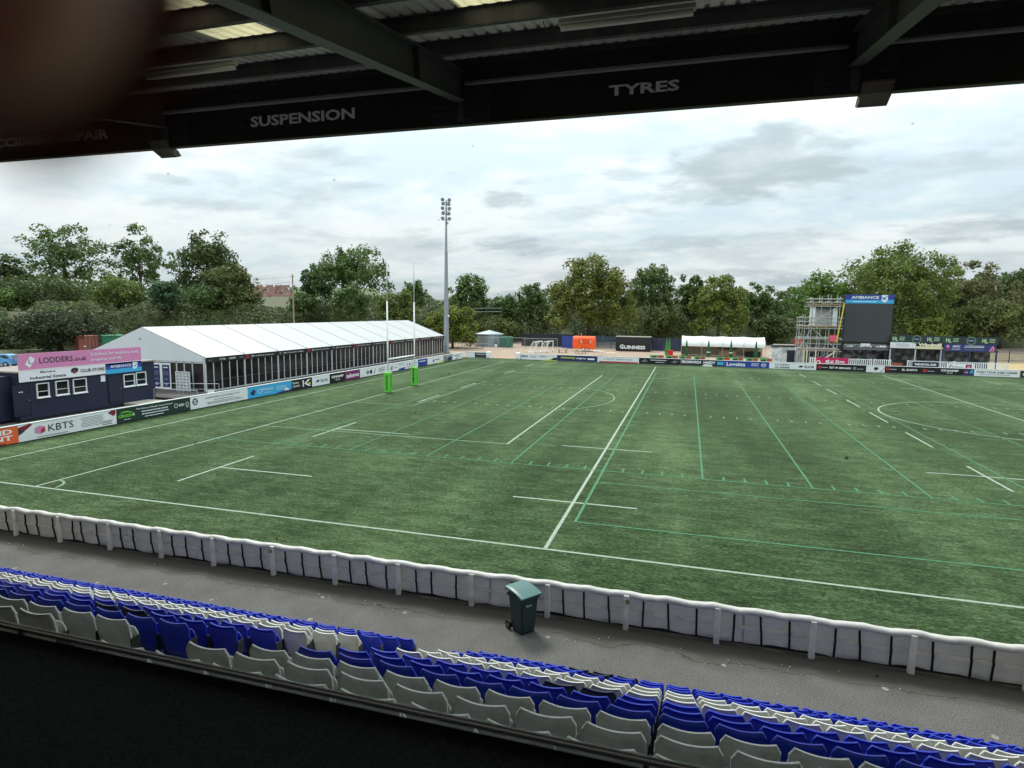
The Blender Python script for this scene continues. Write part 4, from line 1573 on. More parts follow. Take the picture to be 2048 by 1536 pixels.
def far_y(x):
    return 73.05-.0255*x
def far_boards():
    T = 't'
    g = 'advertising boards along the far touchline'
    L_ = [
     (930, 975, 'white and black board right of the corner gap', OFFW, [('r', .44, .08, 1, .94, BLACK), ('l', .5, .95, .55, .8, 1, WPR, 31), ('l', .5, .9, .25, .42, 1, GREYP, 32)]),
     (1032, 1114, 'white board with black lettering and a green yellow corner', OFFW, [(T, 'UBAE', .12, .30, .46, .3, CHAR, .04), ('l', .34, .52, .4, .75, 2, GREYP, 33), ('l', .56, .78, .5, .8, 2, NAVYP, 34), ('p', [(.62, 0), (1, 0), (1, .62), (.86, .26)], YELG), ('p', [(.84, .1), (1, .1), (1, .52), (.94, .56)], DGREEN)]),
     (1114, 1195, 'navy board with yellow green and pale words', NAVYP, [(T, 'masonry', .10, .46, .36, .36, YELG, .03), (T, 'signs', .48, .72, .36, .36, WPR, .02), ('r', .76, .36, .93, .64, WPR)]),
     (1195, 1278, 'white board with thin spaced letters over a red strip', OFFW, [(T, 'INSIGHT', .16, .42, .50, .2, GREYP), (T, 'SURVEYORS', .45, .84, .50, .22, CHAR), ('r', .04, .05, .985, .25, REDP)]),
     (1278, 1361, 'black board with white winged emblems at both ends', BLACK, [('p', [(.04, .42), (.10, .55), (.14, .86), (.17, .6), (.24, .5), (.13, .34)], GREYP), ('l', .26, .72, .58, .82, 1, WPR, 35), ('l', .40, .66, .3, .46, 1, WPR, 36), ('p', [(.76, .42), (.82, .52), (.86, .8), (.89, .6), (.98, .76), (.88, .36)], GREYP)]),
     (1361, 1449, 'dark board with a torn white patch below its lettering', CHAR, [(T, 'BROMWICH', .03, .47, .40, .42, WPR, .05), (T, 'HARDY', .53, .80, .40, .42, WPR, .05), ('p', [(.50, .08), (.56, .34), (.72, .30), (.74, 0), (.54, 0)], WPR), ('r', .84, .3, .98, .8, SKYB)]),
     (1449, 1539, 'deep blue board with large white rounded letters', ROYAL, [(T, 'Loveitts', .05, .47, .22, .56, WPR, .03), ('l', .60, .78, .28, .78, 3, WPR, 37), ('o', .88, .5, .3, .26, WPR), ('l', .82, .94, .3, .7, 2, WPR, 38)]),
     (1539, 1587, 'white board with two lines of black serif capitals', OFFW, [(T, 'CLASSIC', .22, .86, .54, .26, CHAR, .03), (T, 'ALARMS', .22, .86, .16, .26, CHAR, .03)]),
     (1587, 1633, 'pale board with a black bird mark beside ELIOR', OFFW, [('p', [(.20, .36), (.30, .66), (.44, .58), (.40, .36)], CHAR), (T, 'ELIOR', .50, .92, .30, .36, CHAR, .03)]),
     (1633, 1733, 'long black board with red and grey discs below the scaffolding', BLACK, [('d', .07, .52, .24, REDP), ('l', .11, .24, .42, .58, 1, WPR, 39), (T, 'ROY', .27, .37, .36, .3, WPR, .04), ('d', .41, .52, .13, WPR), (T, 'GERRARDS', .45, .70, .36, .26, WPR, .04), ('d', .77, .5, .24, GREYP), ('l', .81, .96, .36, .5, 1, WPR, 40)]),
     (1733, 1770, 'white board with a small dark crest', OFFW, [('p', [(.40, .5), (.44, .76), (.58, .80), (.68, .66), (.62, .46), (.52, .3)], CHAR), ('p', [(.76, .12), (.96, .72), (.99, .72), (.82, .12)], GREYP)]),
     (1770, 1873, 'long black board with red discs below the big screen', BLACK, [('d', .065, .6, .24, REDP), ('l', .1, .24, .5, .64, 1, WPR, 41), (T, 'EL GUSTO', .34, .64, .42, .28, WPR, .04), ('d', .78, .52, .24, REDP), ('l', .82, .97, .42, .56, 1, WPR, 42)]),
     (1873, 1927, 'black board with bold white letters right of the long black one', BLACK, [(T, 'CHAMP', .17, .84, .52, .28, WPR, .05), (T, 'TRUCKS', .38, .62, .26, .13, WPR, .02)]),
     (1927, 1949, 'small navy board with a purple and a teal badge', NAVYP, [('p', [(.12, .2), (.12, .8), (.45, .8), (.4, .3)], PURPLE), ('p', [(.6, .4), (.72, .85), (.92, .8), (.86, .4)], SKYB), ('l', .1, .5, .45, .6, 1, WPR, 43)]),
     (1949, 2041, 'white board with one line of dark capitals', OFFW, [(T, 'START YOUR CARE CAREER', .05, .95, .48, .28, CHAR, .03), ('l', .1, .86, .22, .4, 1, GREYP, 44)]),
     (2041, 2140, 'brown black board at the right edge', mat('brown_print', (70, 54, 46), .5, .1), [(T, 'COVENTRY', .05, .8, .3, .4, WPR, .03)]),
    ]
    def fx(u):
        lo, hi = -30., 120.
        for _ in range(50):
            m = (lo+hi)/2
            if PROJ((m, far_y(m), .9))[0] < u:
                lo = m
            else:
                hi = m
        return lo
    for u0, u1, lab, base, items in L_:
        x0, x1 = fx(u0), fx(u1)
        hgt = .92
        board('advertising_board', lab, 'advertising board', (x0+.005, far_y(x0), 0), (x1-x0, far_y(x1)-far_y(x0), 0), x1-x0-.01, hgt, base, items, group=g, cap=WHITE if u0 not in (1361, ) else WHITE, base_z=.05, feet=GREYP)
    # white padded ends of the gap
    for u, lab in ((979, 'white padded end block on the left of the gap in the boards'), (1037, 'white padded end block on the right of the gap in the boards')):
        p = fx(u)
        mb = MB()
        mb.box((-.35, -.32, 0), (.35, .30, 1.12), WHITE, .09)
        mb.box((-.12, -.335, .12), (.05, -.321, .28), BLACK)
        o = mb.build('padded_block')
        o.location = (p, far_y(p)-.35, 0)
        sset(o, lab, 'padding')
far_boards()

# ------------------------------------------------------------------ rugby posts, floodlight mast
def posts():
    e = empty('rugby_posts', (0, 34.2, 0), 'tall white rugby posts with lime green pads', 'goal posts')
    pm = mat('post_white', (222, 224, 222), .4, .05)
    pad = mat('pad_lime', (94, 184, 66), .55, .08, 3)
    for y in (-2.8, 2.8):
        mb = MB()
        mb.tube((0, y, 0), (0, y, 8.3), .075, pm, .07, 12)
        mb.tube((0, y, 8.3), (0, y, 13.05), .06, mat('post_upper', (200, 204, 206), .4, .05), .05, 10)
        mb.build('upright', e, smooth=True)
        mb = MB()
        mb.box((-.29, y-.29, .02), (.29, y+.29, 1.88), pad, .05)
        p = mb.build('pad', e)
        mb = MB()
        for f in (0, 1):
            mb.M = frame((.292, y-.26, 0), (0, 1, 0)) if f == 0 else frame((-.26, y-.292, 0), (1, 0, 0))
            rg = random.Random(int(y*10)+f)
            # vertical lettering: stacked dark characters too small to read
            z = .30
            while z < 1.66:
                hgt = rg.uniform(.11, .17)
                s = rg.choice('ESTAHORNIMC')
                v, fc = text_geo(s, .05)
                w = max(1e-3, v[:, 0].max()); hh = max(1e-3, v[:, 1].max())
                x0 = .17
                # turned a quarter: reads upwards
                mb.add([(x0+.20-b/hh*.20, z+a/w*hgt, .006) for a, b, _ in v], fc, BLACK)
                z += hgt+.03
        mb.build('pad_lettering', p, fix=False)
    mb = MB()
    mb.tube((.0, -2.8, 3.05), (0, 2.8, 3.05), .085, pm, n=10)
    mb.build('crossbar', e, smooth=True)
posts()

def mast():
    e = empty('floodlight_mast', (-14.9, 81.6, 0), 'tall grey floodlight mast with ten lamps at its top', 'floodlight')
    sm = mat('mast_galvanised', (140, 148, 156), .5, .08, 1, metal=.3)
    mb = MB()
    mb.tube((0, 0, 0), (0, 0, 9.5), .50, sm, .40, 12)
    mb.tube((0, 0, 9.5), (0, 0, 17.6), .36, sm, .26, 12)
    mb.tube((0, 0, 17.6), (0, 0, 26.3), .22, sm, .12, 12)
    mb.tube((0, 0, 0), (0, 0, .3), .7, sm, .7, 12)
    mb.build('pole', e, smooth=False)
    for z in (23.0, 24.5, 26.0):
        mb = MB()
        mb.tube((-.75, 0, z), (.75, 0, z), .06, sm)
        mb.build('cross_arm', e)
    lm = mat('lamp_housing', (96, 104, 112), .45, .1, metal=.3)
    face = mat('lamp_face', (150, 160, 170), .2, .1)
    for i, z in enumerate((23.3, 24.15, 25.0, 25.75, 26.45)):
        for s in (-1, 1):
            mb = MB()
            c = Vector((s*(.62-.1*(i in (1, 3))), -.1, z-.12*(s > 0)))
            d = Vector((.45+.15*s, -1, -.55)).normalized()
            mb.tube(c-d*.32, c, .12, lm, .34, 12)
            mb.tube(c-d*.32, c-d*.45, .12, lm, .08, 10)
            mb.tube(c+d*.001, c+d*.03, .34, face, .33, 12)
            mb.tube(c-d*.2, Vector((s*.5, 0, z-.3)), .03, lm)
            mb.build('lamp', e)
    mb = MB()
    mb.tube((.45, -.35, 6.6), (.75, -.5, 6.5), .1, WHITE, .14, 8)
    mb.build('loudspeaker', e)
    mb = MB()
    mb.box((-.9, -.75, 0), (.4, -.25, 1.5), sm, .02)
    mb.build('base_cabinet', e)
mast()

# ------------------------------------------------------------------ marquee
def marquee():
    e = empty('marquee', (-21.8, 52, 0), 'long white hospitality marquee with dark glazed side and black fascia', 'marquee')
    ox = Matrix.Translation((21.8, -52, 0))
    def B():
        mb = MB(); mb.M = ox
        return mb
    xf, xr, xb = -15.0, -21.8, -28.6
    ya, yb = 25.66, 80.6
    nb = 11
    step = (yb-ya)/nb
    pvc = mat('marquee_roof_pvc', (164, 166, 165), .5, .03, .5, dirt=(156, 158, 150), dirt_amt=.4, dscale=.35)
    gab = mat('marquee_gable_pvc', (206, 212, 214), .5, .03, .5)
    al = mat('marquee_frame_aluminium', (196, 200, 202), .4, .05, metal=.3)
    seam = mat('marquee_seam', (84, 88, 92), .5, .05)
    for i in range(nb):
        y0, y1 = ya+i*step, ya+(i+1)*step
        mb = B()
        n = 6
        for side, xe in ((1, xf), (-1, xb)):
            vs = []
            for q in range(n+1):
                t = q/n
                for y in np.linspace(y0+.05, y1-.05, 5):
                    f = (y-y0)/step
                    sag = -.05*math.sin(f*math.pi)*math.sin(t*math.pi)
                    vs.append((xr+(xe+side*.12-xr)*t, y, 5.70+(3.12-5.70)*t+sag))
            mb.add(vs, [(q*5+a, q*5+a+1, (q+1)*5+a+1, (q+1)*5+a) for q in range(n) for a in range(4)], pvc)
        mb.build('roof_panel', e, smooth=True, fix=False)
    for i in range(nb+1):
        y = ya+i*step
        mb = B()
        for xe in (xf, xb):
            s = 1 if xe == xf else -1
            a = Vector((xr, y, 5.715)); b = Vector((xe+s*.12, y, 3.135))
            d = Vector((0, .05, 0))
            mb.add([a-d, b-d, b+d, a+d], [(0, 1, 2, 3)], seam)
            mb.box((xe-.09, y-.09, 0), (xe+.09, y+.09, 3.1), al)
        mb.tube((xf+.06, y, 3.1), (xf+.06, y, 3.32), .03, al)
        mb.build('portal_frame', e)
    # glazed long side facing the pitch, one frame per bay, four mullions each
    pane_m = mat('marquee_pane', (26, 27, 26), .14, .5, .9, spec=.25, stretch=(1, 2, 1))
    for i in range(nb):
        y0, y1 = ya+i*step, ya+(i+1)*step
        mb = B()
        mb.add([(xf+.0, y0+.09, .15), (xf, y1-.09, .15), (xf, y1-.09, 2.62), (xf, y0+.09, 2.62)], [(0, 1, 2, 3)], pane_m)
        g = mb.build('glazed_panel', e, fix=False)
        mb = B()
        for q in range(1, 5):
            y = y0+step*q/5
            mb.box((xf+.003, y-.045, .15), (xf+.06, y+.045, 2.62), al)
        mb.box((xf+.003, y0+.09, .02), (xf+.06, y1-.09, .148), al)
        mb.box((xf+.01, y0+.09, 1.0), (xf+.035, y1-.09, 1.03), mat('inner_rail', (96, 92, 84), .5, .1))
        mb.build('mullions', g)
    # black fascia banner with small white lettering, dark red blocks over every second post
    words = ['Proudly supporting', 'Official partner', 'Hospitality village', 'Club community']
    for i in range(nb):
        y0, y1 = ya+i*step, ya+(i+1)*step
        items = [('t', words[i % 4], .30, .86, .36, .24, WPR, .02)]
        if i == 0:
            items = [('l', .06, .17, .3, .6, 1, GREYP, 50), ('o', .36, .52, .22, .14, WPR), ('t', 'TBL', .40, .49, .36, .3, WPR, .02), ('t', 'LDM', .58, .74, .34, .34, WPR, .02), ('l', .84, .98, .3, .7, 2, GREYP, 51)]
        elif i % 2:
            items += [('r', 0, .0, .12, 1, MAROON), ('o', .2, .5, .22, .14, WPR), ('l', .22, .27, .3, .7, 1, WPR, 52+i)]
        else:
            items += [('d', .06, .5, .3, GREYP), ('t', 'LDM', .16, .26, .36, .28, WPR, .02)]
        items = [it for it in items]
        Mx = frame((xf+.13, y0+.02, 2.64), (0, 1, 0))
        mb = MB(); mb.M = ox @ Mx
        mb.box((0, 0, -.05), (step-.04, .46, 0), BLACK)
        o = mb.build('fascia_banner', e)
        mb = MB(); mb.M = ox @ Mx
        sheet(mb, 0, items, step-.04, .46)
        mb.build('banner_lettering', o, fix=False)
    # gable end towards the stand
    mb = B()
    for y in (ya, yb):
        s = -1 if y == ya else 1
        mb.prism([(xf+.1, y+s*.02, 3.1), (xb-.1, y+s*.02, 3.1), (xr, y+s*.02, 5.68)], (0, s*.03, 0), gab)
        mb.box((xb, y+s*.02, 2.72), (xf+.1, y+s*.06, 3.098), gab)
    mb.build('gable', e)
    mb = B()
    dark = mat('marquee_dark_interior', (34, 30, 28), .5, .35, .8)
    mb.box((xb, ya-.0, .1), (xf-.1, ya+.03, 2.7), dark)
    mb.box((xb, yb-.03, .1), (xf-.1, yb, 2.7), gab)
    mb.box((xb+.02, ya+.1, .1), (xb+.06, yb-.1, 3.05), pvc)
    mb.build('end_wall', e)
    mb = B()
    for x in (-27.2, -25.6, -24.0, -21.6, -18.05, -17.2, -16.3):
        mb.box((x-.06, ya-.05, .1), (x+.06, ya-.002, 2.7), al)
    mb.box((xb, ya-.05, 2.58), (xf, ya-.004, 2.70), al)
    mb.build('gable_posts', e)
    # double door with dark printed leaves
    dx0, dx1 = -20.9, -18.7
    for k in range(2):
        a = dx0+k*(dx1-dx0)/2; b = a+(dx1-dx0)/2
        mb = B()
        mb.box((a+.01, ya-.075, .15), (b-.01, ya-.052, 2.5), WHITE, .005)
        d = mb.build('door', e)
        mb = MB(); mb.M = ox @ frame((a+.14, ya-.076, .3), (1, 0, 0))
        w = b-a-.28
        mb.box((0, 0, 0), (w, 2.05, .004), NAVYP)
        sheet(mb, .004, [('l', .15, .85, .82, .94, 1, WPR, 61), ('l', .1, .9, .52, .72, 2, GREYP, 62), ('l', .2, .8, .3, .42, 1, GREYP, 63), ('o', .5, .14, .06, .04, WPR)], w, 2.05)
        mb.build('door_print', d, fix=False)
    mb = B()
    mb.box((-23.9, ya-.09, 1.3), (-22.9, ya-.052, 2.9), WHITE, .01)
    mb.build('white_notice_panel', e)
marquee()

def tent_rack():
    mb = MB()
    m = WHITE
    for x in np.linspace(0, 1.5, 5):
        mb.box((x-.03, -.03, 0), (x+.03, .03, 1.75), m)
    for z in np.linspace(.05, 1.72, 7):
        mb.box((-.03, -.028, z-.03), (1.53, .028, z+.03), m)
    mb.box((0, .032, .04), (1.5, .05, 1.72), mat('rack_back', (170, 180, 178), .6, .2, 3))
    o = mb.build('lattice_screen')
    o.location = (-17.75, 25.2, .1)
    sset(o, 'white lattice screen standing by the marquee corner', 'screen')
tent_rack()

# ------------------------------------------------------------------ club store cabin
def cabin():
    xf = -15.3
    ya, yb = 10.18, 20.65
    e = empty('store_cabin', (-17, 15.4, 0), 'dark navy flat roofed cabin with white framed windows and signs above', 'cabin')
    ox = Matrix.Translation((17, -15.4, 0))
    nm = mat('cabin_navy', (30, 37, 60), .6, .1, 1.2, dirt=(28, 34, 54), dirt_amt=.6, dscale=.6)
    def B():
        mb = MB(); mb.M = ox
        return mb
    mb = B()
    mb.box((-19.2, ya, .1), (xf, yb, 3.2), nm, .01)
    mb.box((-19.25, ya-.05, .0), (xf-.02, yb-.02, .098), BLACK)
    mb.build('wall', e)
    mb = B()
    mb.box((-19.35, ya-.12, 3.202), (xf+.12, yb+.1, 3.30), mat('cabin_roof_felt', (142, 136, 128), .9, .2, 2, dirt=(100, 96, 90), dirt_amt=.5))
    mb.build('roof', e)
    # navy annex beyond the end wall
    mb = B()
    mb.box((-17.6, ya-2.2, .1), (-15.9, ya-.002, 3.0), nm, .01)
    mb.build('annex', e)
    def rect(u0, v0, u1, v1):
        a = HX(u0, (v0+v1)/2, xf); b = HX(u1, (v0+v1)/2, xf)
        um = (u0+u1)/2
        return a[1], HX(um, v1, xf)[2], b[1], HX(um, v0, xf)[2]
    for (u0, v0, u1, v1) in ((72, 766, 97, 795), (110, 761, 136, 790), (145, 757, 172, 786), (246, 748, 268, 773), (271, 744, 291, 770)):
        y0, z0, y1, z1 = rect(u0, v0, u1, v1)
        y0 += .05; y1 -= .05; z0 += .08; z1 -= .05
        mb = B()
        mb.box((xf+.002, y0, z0), (xf+.02, y1, z1), GLASSD)
        w = mb.build('window', e)
        mb = B()
        t = .055
        mb.box((xf+.003, y0-t, z1), (xf+.1, y1+t, z1+t), WHITE); mb.box((xf+.003, y0-t, z0-t), (xf+.1, y1+t, z0), WHITE)
        mb.box((xf+.003, y0-t, z0+.001), (xf+.1, y0, z1-.001), WHITE); mb.box((xf+.003, y1, z0+.001), (xf+.1, y1+t, z1-.001), WHITE)
        mb.box((xf+.022, y0, (z0*.62+z1*.38)), (xf+.04, y1, (z0*.62+z1*.38)+.035), WHITE)
        mb.build('window_frame', w)
        mb = B()
        mb.box((xf+.003, y0-.08, z0-.12), (xf+.16, y1+.08, z0-t-.002), WHITE, .01)
        mb.build('sill', w)
    for (u0, v0, u1, v1) in ((28, 772, 60, 832), (218, 751, 244, 804)):
        y0, z0, y1, z1 = rect(u0, v0, u1, v1)
        z0 = max(z0, .14)
        mb = B()
        mb.box((xf+.002, y0, z0), (xf+.05, y1, z1), mat('cabin_door_navy', (26, 32, 54), .5, .1))
        d = mb.build('door', e)
        mb = B()
        mb.box((xf+.003, y0-.06, z0), (xf+.07, y0-.002, z1+.06), nm); mb.box((xf+.003, y1+.002, z0), (xf+.07, y1+.06, z1+.06), nm); mb.box((xf+.003, y0, z1+.002), (xf+.07, y1, z1+.06), nm)
        mb.build('door_frame', d)
        mb = B()
        mb.tube((xf+.05, y1-.1, (z0+z1)/2), (xf+.11, y1-.1, (z0+z1)/2), .03, ALU)
        if u0 < 100:
            for q in (.35, .5):
                mb.box((xf+.051, y0+q*(y1-y0)-.05, z1-.42), (xf+.06, y0+q*(y1-y0)+.05, z1-.36), WPR)
        mb.build('handle', d)
    y0, z0, y1, z1 = rect(201, 751, 210, 763)
    mb = B()
    mb.box((xf+.003, y0, z0), (xf+.03, y1, z1), WPR)
    mb.build('notice', e)
    def sgn(name, u0, vt0, vb0, u1, vt1, vb1, base, items, off, lab):
        a = HX(u0, (vt0+vb0)/2, xf+off); b = HX(u1, (vt1+vb1)/2, xf+off)
        zt = (HX(u0, vt0, xf+off)[2]+HX(u1, vt1, xf+off)[2])/2; zb = (HX(u0, vb0, xf+off)[2]+HX(u1, vb1, xf+off)[2])/2
        board(name, lab, 'sign', (xf+off, a[1], zb), (0, 1, 0), b[1]-a[1], zt-zb, base, items)
    sgn('shop_sign', 36, 708, 738, 282, 694, 723, PINK, [('p', [(.045, .34), (.075, .12), (.115, .62), (.085, .86)], WPR), ('t', 'L', .07, .095, .36, .28, CHAR), ('t', 'LODDERS', .145, .395, .34, .36, CHAR, .01), ('t', '.co.uk', .40, .505, .34, .27, CHAR, .01),
        ('t', 'Solicitors for business, land,', .54, .975, .56, .24, WPR, .015), ('t', 'property and life', .54, .81, .18, .24, WPR, .015)], .20, 'long pink sign with dark letters on top of the navy cabin')
    sgn('shop_sign', 38, 741, 764, 211, 727, 749, WPR, [('t', 'Maguire', .22, .39, .58, .24, NAVYP, .03), ('t', 'Industrial Estate', .11, .51, .16, .24, NAVYP, .03), ('p', [(.56, .55), (.58, .8), (.62, .86), (.66, .74), (.65, .5), (.61, .3)], CHAR), ('d', .61, .5, .1, REDP), ('t', 'CLUB STORE', .68, .985, .36, .30, CHAR, .02)], .16, 'white sign with dark lettering and a crest above the cabin windows')
    sgn('shop_sign', 211.5, 727.5, 748, 283, 721, 742, ROYAL, [('r', 0, 0, 1, .42, SKYB), ('t', 'AMBIANCE', .12, .70, .54, .26, WPR, .02), ('p', [(.74, .3), (.74, .92), (.88, .92), (.88, .5), (.82, .25)], WPR), ('p', [(.76, .5), (.86, .8), (.86, .66), (.79, .42)], SKYB)], .12, 'two-tone blue sign at the right end of the navy cabin')
cabin()

def ramp():
    dk = mat('ramp_deck', (160, 152, 138), .9, .15, 3)
    mb = MB()
    mb.box((-15.2, 17.6, 0), (-12.9, 19.8, .20), dk, .01)
    sset(mb.build('entrance_ramp'), 'pale timber ramp in front of the cabin door', 'ramp')
    mb = MB()
    mb.box((-19.5, 21.2, 0), (-11.2, 25.0, .16), mat('dark_decking', (66, 60, 58), .85, .25, 2), .01)
    sset(mb.build('dark_decking'), 'dark timber decking between the cabin and the marquee', 'decking')
    def rail(name, pts, lab):
        e = empty(name, pts[0], lab, 'handrail', 'grey tube handrails by the ramp')
        o0 = Vector(pts[0])
        mb = MB()
        top = [Vector(p)-o0+Vector((0, 0, 1.02)) for p in pts]
        mid = [Vector(p)-o0+Vector((0, 0, .55)) for p in pts]
        mb.path(top, .03, ALU); mb.path(mid, .022, ALU)
        mb.build('rails', e)
        for p in pts:
            q = Vector(p)-o0
            mb = MB()
            mb.tube(q, q+Vector((0, 0, 1.02)), .03, ALU)
            mb.build('post', e)
    rail('ramp_handrail', [(-14.9, 20.1, .0), (-12.6, 20.3, 0), (-10.9, 20.4, 0)], 'grey handrail beside the pale ramp nearest the boards')
    rail('ramp_handrail', [(-17.5, 21.6, .16), (-14.5, 22.6, .16), (-11.6, 23.5, .16)], 'grey handrail on the dark decking by the marquee doors')
    mb = MB()
    mb.M = frame((-11.4, 22.0, .16), (.8, .6, 0))
    mb.box((0, 0, 0), (.5, .7, .03), WHITE, .004)
    sset(mb.build('small_notice_board'), 'small white notice board leaning on the decking', 'notice board')
ramp()

# ------------------------------------------------------------------ far end: yard, stalls, scaffold, screen
def far_fences():
    teal = mat('palisade_teal', (44, 72, 100), .6, .12, 2)
    blue = mat('hoarding_blue', (44, 66, 140), .55, .12, .6)
    navy = mat('hoarding_navy', (34, 44, 66), .55, .2, .8, dirt=(60, 74, 96), dirt_amt=.5, dscale=.5)
    dk = mat('hoarding_dark', (30, 34, 42), .6, .2, .8)
    def run(name, lab, cat_, x0, x1, y, h, kind, m):
        e = empty(name, ((x0+x1)/2, y, 0), lab, cat_, 'fences behind the far yard')
        cx = (x0+x1)/2
        mb = MB()
        if kind == 'sheet':
            x = x0
            while x < x1-.1:
                xe = min(x1, x+2.4)
                mb.box((x-cx+.006, -.03, .05), (xe-cx-.006, 0, h), m)
                x = xe
            mb.build('panels', e)
        else:
            x = x0
            while x < x1:
                mb.box((x-cx, -.02, .05), (x-cx+.075, .0, h), m)
                x += .145
            for z in (.4, h-.35):
                mb.box((x0-cx, .002, z-.03), (x1-cx, .04, z+.03), m)
            mb.build('pales', e, fix=False)
        mb = MB()
        x = x0
        while x <= x1+.1:
            mb.box((x-cx-.05, .045, 0), (x-cx+.05, .14, h+.08), m)
            x += 2.75
        mb.build('posts', e)
    run('yard_fence', 'dark weathered sheet hoarding behind the portable goals', 'fence', -8.4, 3.2, 108.6, 2.7, 'sheet', dk)
    run('yard_fence', 'bright blue sheet fence left of the orange trailer', 'fence', 1.0, 5.5, 106.0, 2.5, 'sheet', blue)
    run('yard_fence', 'teal palisade fence between the trailer and the black container', 'fence', 5.6, 17.5, 106.6, 2.6, 'pale', teal)
    run('yard_fence', 'navy sheet fence right of the black container', 'fence', 19.3, 26.6, 104.5, 2.55, 'sheet', navy)
    run('yard_fence', 'teal palisade fence at the right edge of the picture', 'fence', 66, 96, 100.0, 2.0, 'pale', teal)
    # open mesh temporary fencing round the tank
    e = empty('mesh_fence', (-11, 101.5, 0), 'temporary grey wire mesh fence panels in front of the tank', 'fence', 'fences behind the far yard')
    xs = np.arange(-19.5, -2, 3.4)
    for i, x in enumerate(xs):
        mb = MB()
        a = Vector((x+11, (.5 if i % 2 else -.3), .05)); b = a+Vector((3.3, .3 if i % 2 else -.2, 0))
        up = Vector((0, 0, 2.0))
        mb.path([a, a+up, b+up, b, a], .03, ALU)
        for t in np.linspace(.06, .94, 12):
            p = a+(b-a)*t
            mb.tube(p, p+up, .008, ALU, n=4, cap=False)
        for t in (.2, .5, .8):
            mb.tube(a+up*t, b+up*t, .008, ALU, n=4, cap=False)
        mb.build('fence_panel', e, fix=False)
    # crowd barriers by the mast
    mb = MB()
    for k in range(3):
        x = -17.2+1.9*k; y = 95+.4*k
        mb.path([(x, y, .05), (x, y, 1.05), (x+1.8, y+.2, 1.05), (x+1.8, y+.2, .05)], .025, ALU)
        for t in np.linspace(.1, .9, 9):
            mb.tube((x+1.8*t, y+.2*t, .2), (x+1.8*t, y+.2*t, 1.05), .012, ALU, n=4)
        mb.tube((x, y, .2), (x+1.8, y+.2, .2), .02, ALU)
    sset(mb.build('crowd_barrier', fix=False), 'grey steel crowd barriers in the shade beside the mast', 'barrier')
far_fences()

def tank():
    e = empty('storage_tank', (-14.9, 106, 0), 'round silver corrugated storage tank with a low conical roof', 'tank')
    m = mat('tank_steel', (150, 164, 172), .4, .08, 1, metal=.4, stretch=(4, 4, .5))
    mb = MB()
    n = 28
    zs = np.linspace(0, 2.55, 12)
    vs = []
    for q, z in enumerate(zs):
        r = 2.75+(.03 if q % 2 else 0)
        vs += [(r*math.cos(6.2832*i/n), r*math.sin(6.2832*i/n), z) for i in range(n)]
    mb.add(vs, [(q*n+i, q*n+(i+1) % n, (q+1)*n+(i+1) % n, (q+1)*n+i) for q in range(11) for i in range(n)], m)
    mb.build('wall', e)
    mb = MB()
    vs = [(3.1*math.cos(6.2832*i/n), 3.1*math.sin(6.2832*i/n), 2.5) for i in range(n)]+[(3.1*math.cos(6.2832*i/n), 3.1*math.sin(6.2832*i/n), 2.62) for i in range(n)]+[(0, 0, 3.4)]
    mb.add(vs, [(i, (i+1) % n, n+(i+1) % n, n+i) for i in range(n)]+[(n+i, n+(i+1) % n, 2*n) for i in range(n)]+[tuple(range(n))], mat('tank_roof', (146, 158, 166), .45, .08, 1, metal=.2))
    mb.build('roof', e)
    e = empty('green_cabinet', (-10.4, 103.6, 0), 'green metal equipment cabinet beside the silver tank', 'cabinet')
    gm = mat('cabinet_green', (44, 104, 84), .5, .1, 2)
    mb = MB(); mb.box((-1.25, -.8, 0), (1.25, .8, 2.25), gm, .03); mb.build('body', e)
    mb = MB()
    for x in (-.6, .6):
        mb.box((x-.55, -.83, .12), (x+.55, -.802, 2.05), gm, .01)
        mb.box((x-.03, -.85, 1.0), (x+.03, -.831, 1.2), ALU)
    mb.build('doors', e)
    mb = MB(); mb.tube((0, 0, 0), (0, 0, .55), .26, WHITE, .3, 14); mb.tube((0, 0, .55), (0, 0, .6), .31, WHITE, .31, 14)
    o = mb.build('white_tub'); o.location = (-11.9, 101.0, 0)
    sset(o, 'small white tub on the gravel in front of the tank', 'tub')
    e = empty('picnic_table', (-14.5, 98.3, 0), 'dark blue picnic table in the shade beside the mast', 'picnic table')
    picnic_parts(e, mat('picnic_blue', (40, 52, 84), .7, .1))
def picnic_parts(e, m, top=None):
    mb = MB()
    for y in np.linspace(-.32, .32, 5):
        mb.box((-.9, y-.07, .72), (.9, y+.07, .76), top or m)
    mb.build('table_top', e)
    for s in (-1, 1):
        mb = MB(); mb.box((-.9, s*.72-.13, .43), (.9, s*.72+.13, .47), top or m); mb.build('bench', e)
    for x in (-.65, .65):
        mb = MB()
        for s in (-1, 1):
            mb.tube((x, s*.78, 0), (x, s*.22, .72), .05, m, n=6)
        mb.box((x-.04, -.82, .37), (x+.04, .82, .43), m)
        mb.build('trestle_leg', e)
tank()

